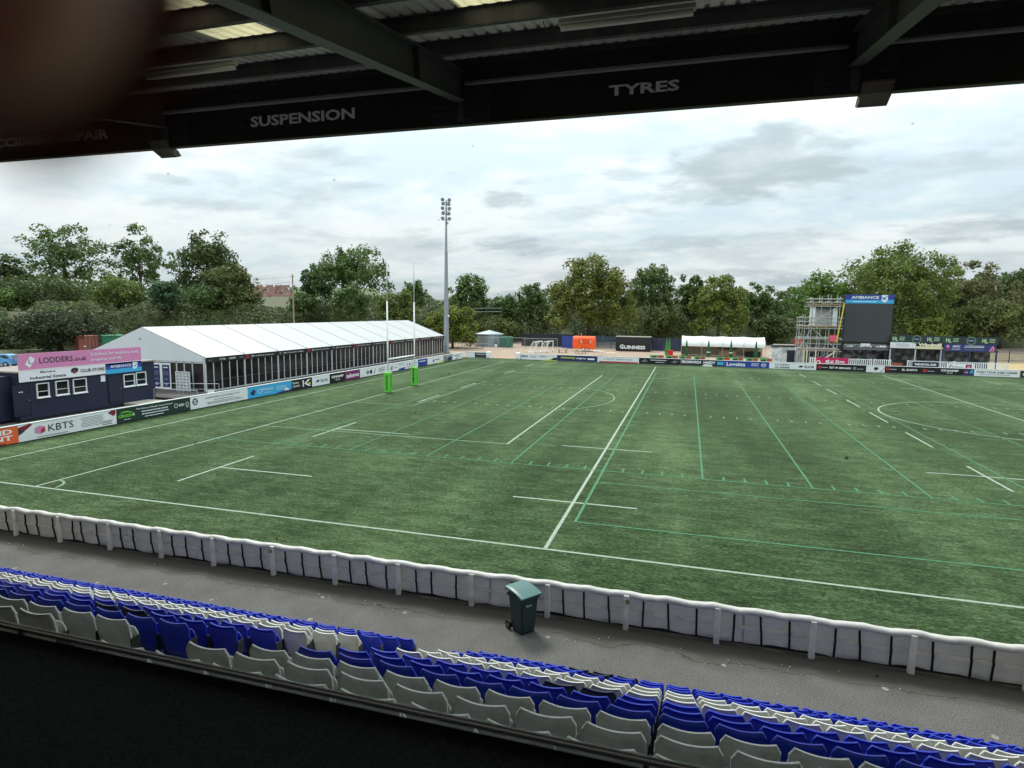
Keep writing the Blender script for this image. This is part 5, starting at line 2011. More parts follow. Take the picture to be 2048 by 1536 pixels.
def yard_furniture():
    wm = mat('picnic_wood', (112, 92, 70), .85, .2, 3); top = mat('picnic_top', (168, 160, 140), .85, .15, 3)
    for u, v, lab, rz in ((1125, 705, 'weathered picnic table in front of the portable goals', .3), (1161, 707, 'weathered picnic table in front of the orange trailer', -.2)):
        p = G(u, v)
        e = empty('picnic_table', (p[0], p[1], -.04), lab, 'picnic table', 'picnic tables in the yard', rz)
        picnic_parts(e, wm, top)
    for u, v, lab, c in ((1196, 710, 'folding table with a white top below the trailer', WHITE), (1222, 714, 'folding table with a cream top nearest the boards', mat('cream_top', (206, 198, 176), .6, .1))):
        p = G(u, v)
        e = empty('folding_table', (p[0], p[1], -.04), lab, 'folding table', 'folding tables in the yard', .1)
        mb = MB(); mb.box((-.95, -.38, .71), (.95, .38, .76), c, .01); mb.build('table_top', e)
        for sx in (-1, 1):
            mb = MB()
            mb.path([(sx*.75, -.3, 0), (sx*.75, -.3, .71), (sx*.75, .3, .71), (sx*.75, .3, 0)], .02, ALU); mb.tube((sx*.75, -.3, .25), (sx*.75, .3, .25), .016, ALU)
            mb.build('leg_frame', e)
    # two portable goals
    gm = mat('goal_white', (228, 228, 222), .4, .05)
    for (u, v, lab, rz) in ((1078, 705, 'white portable goal on wheels, left of the pair', 1.36), (1100, 704, 'white portable goal on wheels, right of the pair', 1.36)):
        p = G(u, v)
        e = empty('portable_goal', (p[0], p[1], -.03), lab, 'goal', 'portable goals stored in the yard', rz)
        w, h, d = 1.3, 2.05, 1.75
        mb = MB()
        mb.path([(-w, 0, .08), (-w, 0, h), (w, 0, h), (w, 0, .08)], .075, gm, n=8)
        mb.build('goal_frame', e)
        mb = MB()
        for s in (-1, 1):
            mb.path([(s*w, 0, h), (s*w, .6, h-.05), (s*w, d, .1), (s*w, 0, .1)], .055, gm, n=6)
        mb.tube((-w, d, .1), (w, d, .1), .055, gm)
        mb.build('rear_frame', e)
        mb = MB()
        for t in np.linspace(-.9, .9, 13):
            mb.path([(w*t, .6, h-.06), (w*t, d, .12)], .008, gm, n=3)
        for t in np.linspace(.1, .9, 6):
            mb.tube((-w, .6+(d-.6)*t, h-.06-(h-.18)*t), (w, .6+(d-.6)*t, h-.06-(h-.18)*t), .008, gm, n=3)
        mb.build('net', e, fix=False)
        for s in (-1, 1):
            mb = MB(); mb.tube((s*w-.05, .05, .11), (s*w+.05, .05, .11), .11, mat('wheel_brown', (96, 78, 62), .8, .1), n=14); mb.build('wheel', e)
    # orange catering trailer
    e = empty('catering_trailer', (6.95, 98.2, 0), 'bright orange rounded catering trailer parked in the yard', 'trailer')
    om = mat('trailer_orange', (238, 92, 34), .4, .06, 1)
    mb = MB()
    prof = []
    for (y, z) in ((-1.0, .45), (-1.02, 1.4), (-1.0, 2.2), (-.86, 2.62), (-.6, 2.84), (0, 2.9), (.6, 2.84), (.86, 2.62), (1.0, 2.2), (1.02, 1.4), (1.0, .45)):
        prof.append((y, z))
    n = len(prof)
    xs = [(-2.12, .80), (-2.06, .93), (-1.85, 1.0), (1.85, 1.0), (2.08, .97), (2.14, .90)]
    vs = []
    for x, s in xs:
        for y, z in prof:
            vs.append((x, y*s, 1.6+(z-1.6)*(s*.5+.5)))
    fs = [(i*n+q, (i+1)*n+q, (i+1)*n+q+1, i*n+q+1) for i in range(len(xs)-1) for q in range(n-1)]
    fs += [tuple(range(n-1, -1, -1)), tuple((len(xs)-1)*n+q for q in range(n))]+[(i*n, i*n+n-1, (i+1)*n+n-1, (i+1)*n) for i in range(len(xs)-1)]
    mb.add(vs, fs, om)
    mb.build('body', e, smooth=False)
    mb = MB()
    mb.box((-1.0, -1.06, 1.45), (1.55, -1.025, 2.35), mat('trailer_hatch', (214, 78, 30), .4, .08), .01)
    for x in (-.45, 1.35):
        mb.tube((x, -1.07, 2.0), (x, -1.085, 2.0), .13, WHITE, n=14); mb.box((x-.06, -1.08, 1.62), (x+.16, -1.062, 1.76), WHITE)
    mb.build('serving_hatch', e)
    mb = MB()
    mb.prism([(-.55, -1.07, .78), (-.35, -1.07, 1.02), (1.15, -1.07, 1.02), (1.4, -1.07, .78), (1.3, -1.07, .72), (1.1, -1.07, .92), (-.3, -1.07, .92), (-.46, -1.07, .72)], (0, .05, 0), om)
    mb.build('mudguard', e)
    for x in (0, .82):
        mb = MB(); mb.tube((x, -1.06, .34), (x, -.86, .34), .34, mat('rubber_black', (26, 26, 27), .8, .1), n=18); w = mb.build('wheel', e)
        mb = MB(); mb.tube((x, -1.075, .34), (x, -1.061, .34), .23, WHITE, n=16); mb.build('rim', w)
    mb = MB(); mb.path([(-2.1, -.5, .48), (-3.3, 0, .45), (-2.1, .5, .48)], .05, DSTEEL); mb.tube((-3.3, 0, 0), (-3.3, 0, .5), .04, DSTEEL); mb.build('tow_bar', e)
    mb = MB(); mb.tube((-.6, 0, 2.85), (-.6, 0, 3.3), .07, ALU); mb.tube((-.6, 0, 3.3), (-.6, 0, 3.4), .11, ALU, .03); mb.build('flue', e)
    # black bar container
    e = empty('bar_container', (15.9, 103.1, 0), 'black bar container with large white capital letters on its front', 'container')
    mb = MB(); mb.box((-3.35, -1.1, .05), (3.35, 1.1, 2.72), mat('container_black', (26, 27, 30), .5, .12, 1), .02); b = mb.build('body', e)
    mb = MB(); mb.box((-3.4, -1.18, 2.722), (3.4, 1.15, 2.86), mat('container_cap', (150, 146, 138), .6, .1)); mb.build('roof', e)
    mb = MB(); mb.box((-3.3, -1.125, 1.5), (3.3, -1.102, 2.65), mat('shutter_black', (34, 35, 38), .5, .1), .01); mb.build('shutter', e)
    mb = MB(); mb.M = frame((-2.55, -1.102, .42), (1, 0, 0))
    v, f = text_geo('GUINNESS', .04)
    v2, f2 = text_geo('G', .04)
    sheet(mb, .0, [('t', 'G', 0, .155, 0, 1.0, WPR, .04), ('t', 'UINNESS', .175, 1, 0, .80, WPR, .04)], 4.9, .86)
    # small serif feet under the upright strokes
    for x in (.19, .24, .335, .36, .45, .51, .60, .67, .755):
        mb.box((x*4.9-.05, 0, .004), (x*4.9+.12, .06, .009), WPR)
    mb.build('lettering', b, fix=False)
yard_furniture()

def parasols():
    gm = mat('parasol_green', (32, 88, 48), .7, .15, 3, stretch=(4, 4, .5)); lg = mat('parasol_light', (70, 134, 66), .7, .1)
    for i, (u, lab) in enumerate(((1333, 'closed light green parasol on the left of the adjoining pair'), (1338.5, 'closed light green parasol standing right behind its neighbour'), (1373, 'closed green parasol at the left end of the white tent'), (1417, 'closed green parasol second from the left before the tent'), (1462, 'closed green parasol before the serving counter'), (1512, 'closed green parasol at the right end of the white tent'))):
        p = HY(u, 700, 84.5 if i != 1 else 87)
        e = empty('parasol', (p[0], p[1], 0), lab, 'parasol', 'closed green parasols on the bar terrace')
        mb = MB(); mb.tube((0, 0, 0), (0, 0, 3.35), .03, ALU); mb.tube((0, 0, 0), (0, 0, .1), .32, BLACK, .28, 12); mb.build('pole', e)
        mb = MB()
        rs = [(.55, .20), (.75, .26), (1.0, .29), (1.6, .25), (2.3, .18), (3.0, .09), (3.3, .03)]
        n = 16
        vs = []
        for z, r in rs:
            for k in range(n):
                q = r*(1.0 if k % 2 else .70)
                vs.append((q*math.cos(6.2832*k/n), q*math.sin(6.2832*k/n), z+(.06 if k % 2 else 0)*(z < 1)))
        mb.add(vs, [(a*n+k, a*n+(k+1) % n, (a+1)*n+(k+1) % n, (a+1)*n+k) for a in range(len(rs)-1) for k in range(n)], gm if i > 1 else lg)
        mb.build('folded_canopy', e)
        mb = MB(); mb.tube((0, 0, 1.25), (0, 0, 1.36), .30, WPR if i in (3, 4) else gm, .29, 12); mb.build('tie', e)
    # green printed screens round the terrace
    gp = mat('screen_green_print', (92, 158, 96), .6, .12, 3); wp = WPR
    us = [(1300, 1329), (1331, 1357), (1358, 1384), (1388, 1412), (1432, 1462), (1464, 1488), (1492, 1518), (1520, 1546)]
    for i, (a, b) in enumerate(us):
        pa = HY(a, 712, 77.5); pb = HY(b, 712, 77.5)
        w = pb[0]-pa[0]-.05
        e = board('terrace_screen', 'green and white printed terrace screen with a red patch, %s from the left' % ORD[i], 'screen', (pa[0], 77.5, .35), (1, 0, 0), w, .72, gp,
                  [('r', 0, 0, 1, .3, wp), ('p', [(.55, .35), (.60, .9), (.92, .86), (.9, .35)], REDP), ('p', [(.05, .3), (.2, .75), (.45, .8), (.5, .3)], DGREEN)], group='printed screens round the bar terrace')
        mb = MB()
        for x in (pa[0]+.05, pa[0]+w-.05):
            mb.box((x-.025, 77.51, 0), (x+.025, 77.55, 1.1), ALU)
        mb.build('screen_post', e)
    mb = MB(); mb.box((-.42, -.35, 0), (.42, .35, .95), mat('red_box', (206, 30, 44), .45, .08), .04); mb.box((-.44, -.37, .951), (.44, .37, 1.02), REDP, .02)
    p = HY(1341, 704, 86)
    o = mb.build('red_cool_box'); o.location = (p[0], p[1], .35)
    sset(o, 'red box standing beside the pair of light green parasols', 'box')
parasols()

def bar_tent():
    e = empty('bar_tent', (32, 94.5, 0), 'low white open fronted bar tent with a beige back wall', 'tent')
    x0, x1, y0, y1 = -6.9, 6.9, -1.5, 2.6
    wm = mat('tent_white', (200, 202, 200), .5, .03, .6); bg = mat('tent_back_beige', (196, 186, 168), .7, .08, 1)
    mb = MB()
    n = 16
    vs = []
    for i in range(n+1):
        x = x0+(x1-x0)*i/n
        sag = -.05*math.sin((i/n*4 % 1)*math.pi)
        for y, z in ((y0-.02, 1.74), (y0, 2.05), (y0+.4, 2.55), (.55, 3.5+sag), (y1-.3, 2.5), (y1, 2.0)):
            vs.append((x, y, z+(sag if z > 2 else 0)))
    mb.add(vs, [(i*6+q, (i+1)*6+q, (i+1)*6+q+1, i*6+q+1) for i in range(n) for q in range(5)], wm)
    mb.build('canopy', e, smooth=True, fix=False)
    mb = MB()
    for x in (x0, x1):
        mb.add([(x, y0, 2.0), (x, y0+.4, 2.5), (x, .55, 3.46), (x, y1-.3, 2.46), (x, y1, 1.96)], [(0, 1, 2, 3, 4)], wm)
    mb.build('end_gable', e, fix=False)
    mb = MB()
    for x in np.linspace(x0, x1, 5):
        mb.tube((x, y0, 0), (x, y0, 2.05), .04, ALU); mb.tube((x, y0-.03, 2.05), (x, y0-.02, 3.0), .025, ALU)
        mb.tube((x, y1, 0), (x, y1, 2.0), .04, ALU)
    mb.build('poles', e)
    mb = MB(); mb.box((x0, y1-.05, 0), (x1, y1-.02, 2.1), bg); mb.box((x0+.02, y0+.4, 0), (x0+.05, y1-.06, 2.0), bg); mb.build('back_wall', e)
    mb = MB(); mb.box((-.5, .4, 0), (2.4, 1.0, 1.05), mat('counter_wood', (176, 150, 118), .7, .15, 3), .02); mb.build('counter', e)
    mb = MB(); mb.box((-.6, 2.45, 1.25), (2.6, 2.54, 1.95), mat('hatch_dark', (48, 62, 68), .4, .2)); mb.build('hatch', e)
    mb = MB(); mb.box((4.0, 1.2, 0), (6.5, 2.0, .9), CHAR, .03); mb.tube((3.2, .8, .2), (6.3, .9, 1.6), .04, DSTEEL); mb.build('stacked_gear', e)
bar_tent()

def kiosks():
    mur = bpy.data.materials.new('photo_mural')
    mur.use_nodes = True
    nt = mur.node_tree
    b = nt.nodes['Principled BSDF']
    tc = nt.nodes.new('ShaderNodeTexCoord'); n = nt.nodes.new('ShaderNodeTexNoise'); r = nt.nodes.new('ShaderNodeValToRGB')
    n.inputs['Scale'].default_value = 1.3; n.inputs['Detail'].default_value = 6; n.inputs['Roughness'].default_value = .6
    nt.links.new(tc.outputs['Object'], n.inputs['Vector']); nt.links.new(n.outputs[0], r.inputs[0]); nt.links.new(r.outputs[0], b.inputs['Base Color'])
    r.color_ramp.elements[0].position = .42; r.color_ramp.elements[0].color = (.012, .013, .016, 1)
    r.color_ramp.elements[1].position = .66; r.color_ramp.elements[1].color = (.30, .31, .33, 1)
    lightm = mat('mural_pale', (206, 212, 214), .55, .3, 1.1, dirt=(50, 54, 60), dirt_amt=.9, dscale=1.0)
    dk = mat('kiosk_navy', (34, 40, 58), .6, .1); roofm = mat('kiosk_roof', (150, 142, 134), .8, .2, 2)
    # pale mural kiosk with a navy door
    e = empty('mural_kiosk', (40.7, 82.3, 0), 'kiosk with a pale black and white mural and a navy door', 'kiosk')
    mb = MB(); mb.box((-2.2, -1.2, .05), (2.2, 1.2, 2.62), lightm, .01); w = mb.build('wall', e)
    mb = MB(); mb.box((-2.35, -1.3, 2.622), (2.35, 1.3, 2.78), dk); mb.box((-1.9, -.9, 2.782), (1.6, .8, 2.95), roofm, .03); mb.build('roof', e)
    mb = MB(); mb.box((-.1, -1.24, .1), (1.1, -1.202, 2.15), dk, .01); mb.build('door', e)
    # dark mural shed behind the scaffold
    e = empty('mural_shed', (49, 82.6, 0), 'long dark shed with a mural front below the screen', 'shed')
    mb = MB(); mb.box((-5.6, -1.0, .05), (5.3, 1.2, 3.0), mur); mb.build('wall', e)
    mb = MB(); mb.box((-5.7, -1.4, 3.02), (5.4, 1.3, 3.16), CHAR); mb.build('roof', e)
    # two covered bar units
    e = empty('bar_unit', (56.9, 80.4, 0), 'left covered bar unit with a pale sign over its open front', 'bar unit', 'covered bar units at the far right')
    def unit(e, w, postm, frontm):
        mb = MB(); mb.box((-w/2, 1.0, .05), (w/2, 2.6, 3.0), mur); mb.build('back_wall', e)
        mb = MB(); mb.box((-w/2, -1.2, 2.86), (w/2, 2.7, 3.0), CHAR); mb.build('roof', e)
        mb = MB(); mb.box((-w/2, -1.2, .0), (w/2, 2.6, .12), mat('bar_deck', (86, 82, 80), .8, .15)); mb.build('deck', e)
        for x in (-w/2+.08, 0.0, w/2-.08):
            mb = MB(); mb.box((x-.07, -1.2, .12), (x+.07, -1.06, 2.855), postm); mb.build('post', e)
        mb = MB(); mb.box((-w/2+.2, .5, .13), (w/2-.2, .99, 1.15), frontm, .01); mb.build('counter', e)
    unit(e, 6.4, mat('post_silver', (186, 190, 192), .5, .05), CHAR)
    hl = mat('bar_header_green', (40, 56, 62), .55, .12, 1)
    palg = mat('pale_green_print', (176, 206, 158), .5, .05)
    def header(e, x0, w, z, h, y):
        items = []
        for f in (.035, .70):
            items += [('t', 'H', f, f+.055, .22, .56, palg, .04), ('t', 'L', f+.065, f+.105, .14, .56, palg, .04), ('l', f+.125, f+.245, .22, .82, 3, palg, 70)]
        items += [('o', .50, .46, .60, .46, mat('halo_green', (96, 132, 84), .5, .1)), ('d', .50, .46, .45, NAVYP), ('l', .45, .55, .38, .56, 1, WPR, 71)]
        Mx = frame((x0, y, z), (1, 0, 0))
        mb = MB(); mb.M = Mx; mb.box((0, 0, -.08), (w, h, 0), hl); o = mb.build('header_sign', e)
        mb = MB(); mb.M = Mx; sheet(mb, 0, items, w, h); mb.build('header_lettering', o, fix=False)
    header(e, -3.2, 6.4, 3.82, .98, -1.22)
    Mx = frame((-3.2, -1.22, 2.98), (1, 0, 0))
    mb = MB(); mb.M = Mx; mb.box((0, 0, -.07), (3.15, .82, 0), WPR); o = mb.build('white_sign', e)
    mb = MB(); mb.M = Mx; sheet(mb, 0, [('r', .1, .12, .88, .88, SKYB), ('r', .11, .14, .87, .86, WPR), ('l', .2, .8, .25, .8, 3, GREYP, 72)], 3.15, .82); mb.build('sign_print', o, fix=False)
    Mx = frame((.0, -1.22, 2.94), (1, 0, 0))
    mb = MB(); mb.M = Mx; mb.box((0, 0, -.07), (3.2, .86, 0), mat('cream_sign', (214, 208, 172), .5, .05)); o = mb.build('cream_sign', e)
    mb = MB(); mb.M = Mx; sheet(mb, 0, [('r', 0, .42, 1, 1, BLACK), ('t', 'Windmill', .08, .97, .44, .48, mat('cream_letter', (226, 222, 196), .5, .05), .06)], 3.2, .86); mb.build('sign_lettering', o, fix=False)
    mb = MB(); mb.box((-3.2, -1.1, .12), (-2.5, .4, 2.85), CHAR); mb.build('side_screen', e)
    e = empty('bar_unit', (63.35, 80.2, 0), 'right covered bar unit with a blue sign over its open front', 'bar unit', 'covered bar units at the far right')
    unit(e, 6.4, mat('post_navy', (52, 62, 104), .5, .05), NAVYP)
    header(e, -3.2, 6.4, 3.76, .98, -1.22)
    Mx = frame((-3.1, -1.22, 2.75), (1, 0, 0))
    mb = MB(); mb.M = Mx; mb.box((0, 0, -.07), (6.1, .98, 0), mat('vinyl_royal', (46, 58, 112), .5, .12, .8)); o = mb.build('blue_sign', e)
    mb = MB(); mb.M = Mx; sheet(mb, 0, [('d', .07, .66, .2, PINK), ('p', [(.04, .2), (.07, .5), (.10, .4), (.10, .1)], REDP), ('t', 'AMC', .16, .31, .52, .3, WPR, .03), ('l', .15, .33, .2, .38, 1, WPR, 73), ('l', .38, .80, .5, .86, 2, WPR, 74), ('l', .38, .8, .16, .36, 1, GREYP, 75), ('p', [(.86, .1), (.93, .86), (.97, .5), (.96, .1)], PINK), ('p', [(.9, .2), (.93, .6), (.95, .2)], REDP)], 6.1, .98); mb.build('sign_print', o, fix=False)
kiosks()

def picket(x0, x1, y, lab):
    e = empty('picket_barrier', ((x0+x1)/2, y, 0), lab, 'barrier', 'white slatted barriers in front of the bar units')
    cx = (x0+x1)/2
    mb = MB()
    n = int((x1-x0)/.24)
    for i in range(n+1):
        x = x0+(x1-x0)*i/n-cx
        mb.box((x-.055, -.02, .15), (x+.055, .02, 1.5), WHITE)
    mb.build('slats', e)
    mb = MB()
    for z in (.22, 1.45):
        mb.box((x0-cx-.06, .021, z-.05), (x1-cx+.06, .06, z+.05), WHITE)
    for x in (x0-cx, x1-cx):
        mb.box((x-.07, .061, 0), (x+.07, .16, 1.55), WHITE)
    mb.build('rails', e)
for a, b, l in ((42.9, 47.4, 'white slatted barrier behind the red banner by the scaffolding'), (47.5, 50.6, 'white slatted barrier under the left half of the screen'), (50.9, 52.9, 'short white slatted barrier under the right half of the screen'), (54.9, 60.2, 'white slatted barrier in front of the left bar unit'), (60.4, 66.3, 'white slatted barrier in front of the right bar unit')):
    picket(a, b, 75.6 if a < 54 else 75.3, l)
def banners():
    board('banner', 'crimson banner with white lettering hung behind the scaffold poles', 'banner', (43.6, 75.5, .55), (1, 0, 0), 4.1, 1.02, mat('banner_crimson', (196, 38, 92), .5, .08, 1), [('d', .07, .3, .3, WPR), ('d', .07, .3, .18, REDP), ('t', 'et', .30, .42, .2, .6, WPR, .03), ('t', 'si Sign', .44, .88, .1, .62, WPR, .03)], thick=.02)
    board('banner', 'dark navy banner reading THE ROYAL OAK on the slatted barrier', 'banner', (55.4, 75.2, .52), (1, 0, 0), 3.1, .88, mat('banner_navy', (38, 36, 62), .5, .1), [('t', 'THE ROYAL OAK', .08, .92, .42, .34, WPR, .06), ('l', .3, .6, .1, .2, 1, PINK, 76)], thick=.02)
    board('banner', 'white banner with a dark red emblem between the two bar units', 'banner', (59.4, 75.18, .42), (1, 0, 0), 3.1, .86, WPR, [('p', [(.04, .2), (.14, .8), (.2, .8), (.1, .2)], GREYP), ('t', 'Fishers', .2, .62, .3, .36, CHAR, .0), ('r', .70, .12, .92, .90, MAROON), ('d', .81, .5, .22, PINK)], thick=.02)
    mb = MB()
    mb.box((-.75, -.3, 0), (.75, .3, 1.0), mat('rust_brick', (156, 92, 62), .85, .2, 4), .02); mb.box((-.78, -.33, 1.001), (.78, .33, 1.06), mat('rust_cap', (128, 84, 62), .85, .2), .01)
    o = mb.build('brown_planter'); o.location = (53.7, 76.2, .0)
    sset(o, 'brown planter box between the short slatted barrier and the left bar unit', 'planter')
banners()

def big_screen():
    e = empty('big_screen', (50.75, 80.0, 0), 'large dark video screen with a blue header sign on black pillars', 'video screen')
    sc_m = mat('screen_off', (62, 66, 70), .45, .05, .5)
    mb = MB(); mb.box((-3.15, -.3, 3.5), (3.15, .5, 10.45), BLACK, .02); mb.build('casing', e)
    mb = MB(); mb.box((-3.02, -.33, 3.72), (3.02, -.302, 9.15), sc_m); mb.build('display', e)
    Mx = frame((-3.1, -.305, 9.2), (1, 0, 0))
    mb = MB(); mb.M = Mx; mb.box((0, 0, -.0), (6.2, 1.22, .03), ROYAL); o = mb.build('header_sign', e)
    mb = MB(); mb.M = Mx; sheet(mb, .03, [('r', 0, 0, 1, .42, SKYB), ('t', 'AMBIANCE', .12, .69, .54, .32, WPR, .03), ('l', .12, .68, .12, .3, 1, WPR, 77), ('p', [(.74, .35), (.74, .98), (.87, .98), (.87, .35), (.81, .06)], WPR), ('p', [(.745, .5), (.86, .92), (.86, .78), (.76, .4)], SKYB), ('p', [(.75, .78), (.84, .5), (.82, .42), (.75, .66)], ROYAL)], 6.2, 1.22); mb.build('header_lettering', o, fix=False)
    for x in (-2.95, 0.1, 2.95):
        mb = MB(); mb.box((x-.17, -.2, 0), (x+.17, .25, 3.495), DSTEEL, .01); mb.build('pillar', e)
    mb = MB(); mb.box((-2.9, -.45, 2.55), (2.9, -.22, 2.95), mat('canopy_fascia', (92, 96, 98), .6, .15, 2)); mb.build('crossbeam', e)
    mb = MB(); mb.box((-.7, -.55, 3.15), (.5, -.302, 3.48), WHITE, .02); mb.build('floodlight', e)
    rg = random.Random(6)
    mb = MB()
    for x in np.arange(-2.7, 2.8, .42):
        mb.box((x-.2, -.5, 2.98), (x+rg.uniform(.05, .2), -.2, 3.02+rg.uniform(.08, .22)), rg.choice([WHITE, GREYP, OFFW]), .02)
    mb.build('folded_sheets', e)
big_screen()

def scaffold():
    e = empty('scaffold_tower', (44.3, 79.0, 0), 'galvanised scaffold tower with boarded platforms beside the screen', 'scaffolding')
    tm = mat('scaffold_tube', (176, 180, 178), .45, .1, 3, metal=.35); bm_ = mat('scaffold_board', (150, 122, 100), .85, .2, 2, stretch=(.5, 4, 4)); cream = mat('cream_pole', (214, 206, 176), .5, .06)
    rg = random.Random(2)
    xs = [-1.15, .0, 1.15, 2.35]; ys = [-1.0, .9]
    r = .05
    n_st = 0
    for x in xs:
        for y in ys:
            top = rg.choice([9.9, 10.35, 10.1, 10.5])
            mb = MB(); mb.tube((x+rg.uniform(-.03, .03), y, 0), (x, y, top), r, tm, n=6); mb.build('standard', e)
    for x in (-2.75, -2.05):
        for y in ys:
            mb = MB(); mb.tube((x, y, 0), (x, y, rg.choice([7.2, 7.6, 5.6])), r, tm, n=6); mb.build('standard', e)
    for z in (2.35, 2.65, 4.05, 4.25, 5.55, 5.95, 6.5, 7.1, 8.7, 9.3, 9.75):
        for y in ys:
            left = -2.95 if z < 7.3 else -1.9
            mb = MB(); mb.tube((left+rg.uniform(-.2, .1), y-.08, z), (2.6+rg.uniform(0, .4), y-.08, z+rg.uniform(-.03, .03)), r*.9, tm, n=6); mb.build('ledger', e)
        for x in xs+[-2.4]:
            if z < 7.3 or x > -1.3:
                mb = MB(); mb.tube((x-.07, -1.25, z+.06), (x-.07, 1.15, z+.06), r*.9, tm, n=6); mb.build('transom', e)
    for a, b in (((-1.1, -1.06, 5.6), (2.2, -1.06, 2.7)), ((2.3, -1.08, 8.8), (-1.1, -1.08, 6.4)), ((2.3, -1.06, 2.4), (-1.0, -1.06, .1)), ((-1.1, .96, .2), (2.2, .96, 2.4)), ((-2.7, -1.05, 2.5), (-1.2, -1.05, 5.4)), ((1.1, -1.05, 9.0), (2.6, -1.05, 9.9)), ((-2.7, 1.0, 5.5), (-1.1, 1.0, 2.6)), ((2.3, 1.0, 5.6), (.2, 1.0, 8.6))):
        mb = MB(); mb.tube(a, b, r*.9, tm, n=6); mb.build('brace', e)
    for x0, x1, z, m in ((-2.95, 2.6, 2.42, OFFW), (-2.9, 2.5, 5.72, bm_), (-1.5, 2.5, 8.85, bm_)):
        for k in range(4):
            mb = MB(); mb.box((x0, -.95+.45*k, z+.02), (x1, -.55+.45*k, z+.065), m, .008); mb.build('platform_board', e)
        mb = MB(); mb.box((x0, -1.13, z+.03), (x1, -1.09, z+.22), bm_); mb.build('toe_board', e)
    # pale boarded cabin on the upper platform
    pale = mat('hut_sheet', (186, 186, 184), .6, .08, 1, dirt=(140, 138, 134), dirt_amt=.4)
    mb = MB(); mb.box((-.55, .2, 5.80), (2.2, .85, 8.45), pale); mb.box((-1.45, -.9, 5.80), (-.75, -.85, 8.6), OFFW); mb.box((1.6, -.6, 5.8), (2.2, -.55, 8.5), OFFW); mb.box((-.6, -.7, 8.46), (2.3, .9, 8.62), DSTEEL); mb.build('hut_walls', e)
    mb = MB(); mb.tube((2.2, -1.2, 3.6), (2.85, -1.25, 9.2), .09, mat('yellow_pole', (216, 194, 84), .5, .1), n=8); mb.build('yellow_pole', e)
    for x in (-1.95, -1.55, 1.95, -.4):
        mb = MB(); mb.tube((x, -1.3, 0), (x, -1.3, 2.5), .075, cream, n=8); mb.build('cream_post', e)
    mb = MB(); mb.tube((-.4, -1.35, .2), (2.1, -1.35, 2.3), .07, cream, n=8); mb.build('cream_brace', e)
    Mx = frame((1.25, -1.22, 3.7), (1, 0, 0))
    mb = MB(); mb.M = Mx; mb.box((0, 0, -.02), (1.05, .95, 0), mat('red_notice', (226, 70, 62), .5, .06)); o = mb.build('red_notice', e)
    mb = MB(); mb.M = Mx; sheet(mb, 0, [('l', .1, .95, .1, .9, 3, PINK, 80)], 1.05, .95); mb.build('notice_print', o, fix=False)
scaffold()
def red_barrier():
    mb = MB(); mb.box((-.45, -.04, 0), (.45, .04, .85), mat('barrier_red', (226, 60, 50), .5, .08), .03); mb.box((-.3, -.05, .2), (.3, .05, .45), mat('barrier_pale', (230, 150, 140), .5, .08), .02); mb.box((-.3, -.22, -.02), (-.15, .22, .06), BLACK); mb.box((.15, -.22, -.02), (.3, .22, .06), BLACK)
    o = mb.build('red_plastic_barrier'); o.location = (42.1, 81.8, 2.97)
    sset(o, 'red plastic barrier lying on the kiosk roof beside the scaffolding', 'barrier')
red_barrier()

# ------------------------------------------------------------------ left background: containers, car, pole, distant houses
def containers():
    for u0, u1, vt, lab, c in ((157, 204, 670.5, 'rusty red shipping container behind the marquee', (150, 84, 70)), (204.5, 252, 670, 'green shipping container beside the rusty one', (46, 118, 88))):
        a = G(u0, vt+1, 2.6); b = G(u1, vt, 2.6)
        d = (b-a); d[2] = 0
        L_ = d.length
        e = empty('shipping_container', (a[0], a[1], 0), lab, 'container', 'shipping containers behind the marquee', rz=math.atan2(d[1], d[0]))
        m = mat('container_%d' % c[0], c, .6, .12, 1.5, dirt=tuple(int(x*.6) for x in c), dirt_amt=.6, dscale=1)
        mb = MB()
        W = L_-.1
        n = int(W/.28)
        pts = []
        for i in range(n):
            x = i*W/n
            pts += [(x, 0 if i % 2 else .05), (x+W/n*.8, 0 if i % 2 else .05)]
        vs = []
        for x, y in pts:
            vs += [(x, y, .1), (x, y, 2.5)]
        mb.add(vs, [(2*i, 2*i+2, 2*i+3, 2*i+1) for i in range(len(pts)-1)], m)
        mb.box((0, .052, .1), (W, 2.4, 2.5), m)
        mb.build('wall', e, fix=False)
        mb = MB()
        mb.box((-.03, -.05, 2.48), (W+.03, 2.45, 2.6), mat('container_top_%d' % c[0], tuple(min(255, x+40) for x in c), .7, .12, 1.5)); mb.box((-.03, -.05, 0), (W+.03, .05, .14), m)
        mb.build('frame', e)
        if c[0] > 100:
            mb = MB()
            for x in (W*.3, W*.45, W*.6, W*.75):
                mb.tube((x, -.04, .15), (x, -.04, 2.45), .03, ALU)
            mb.box((W*.18, -.03, .7), (W*.30, -.015, .9), WPR)
            mb.build('locking_bars', e)
containers()

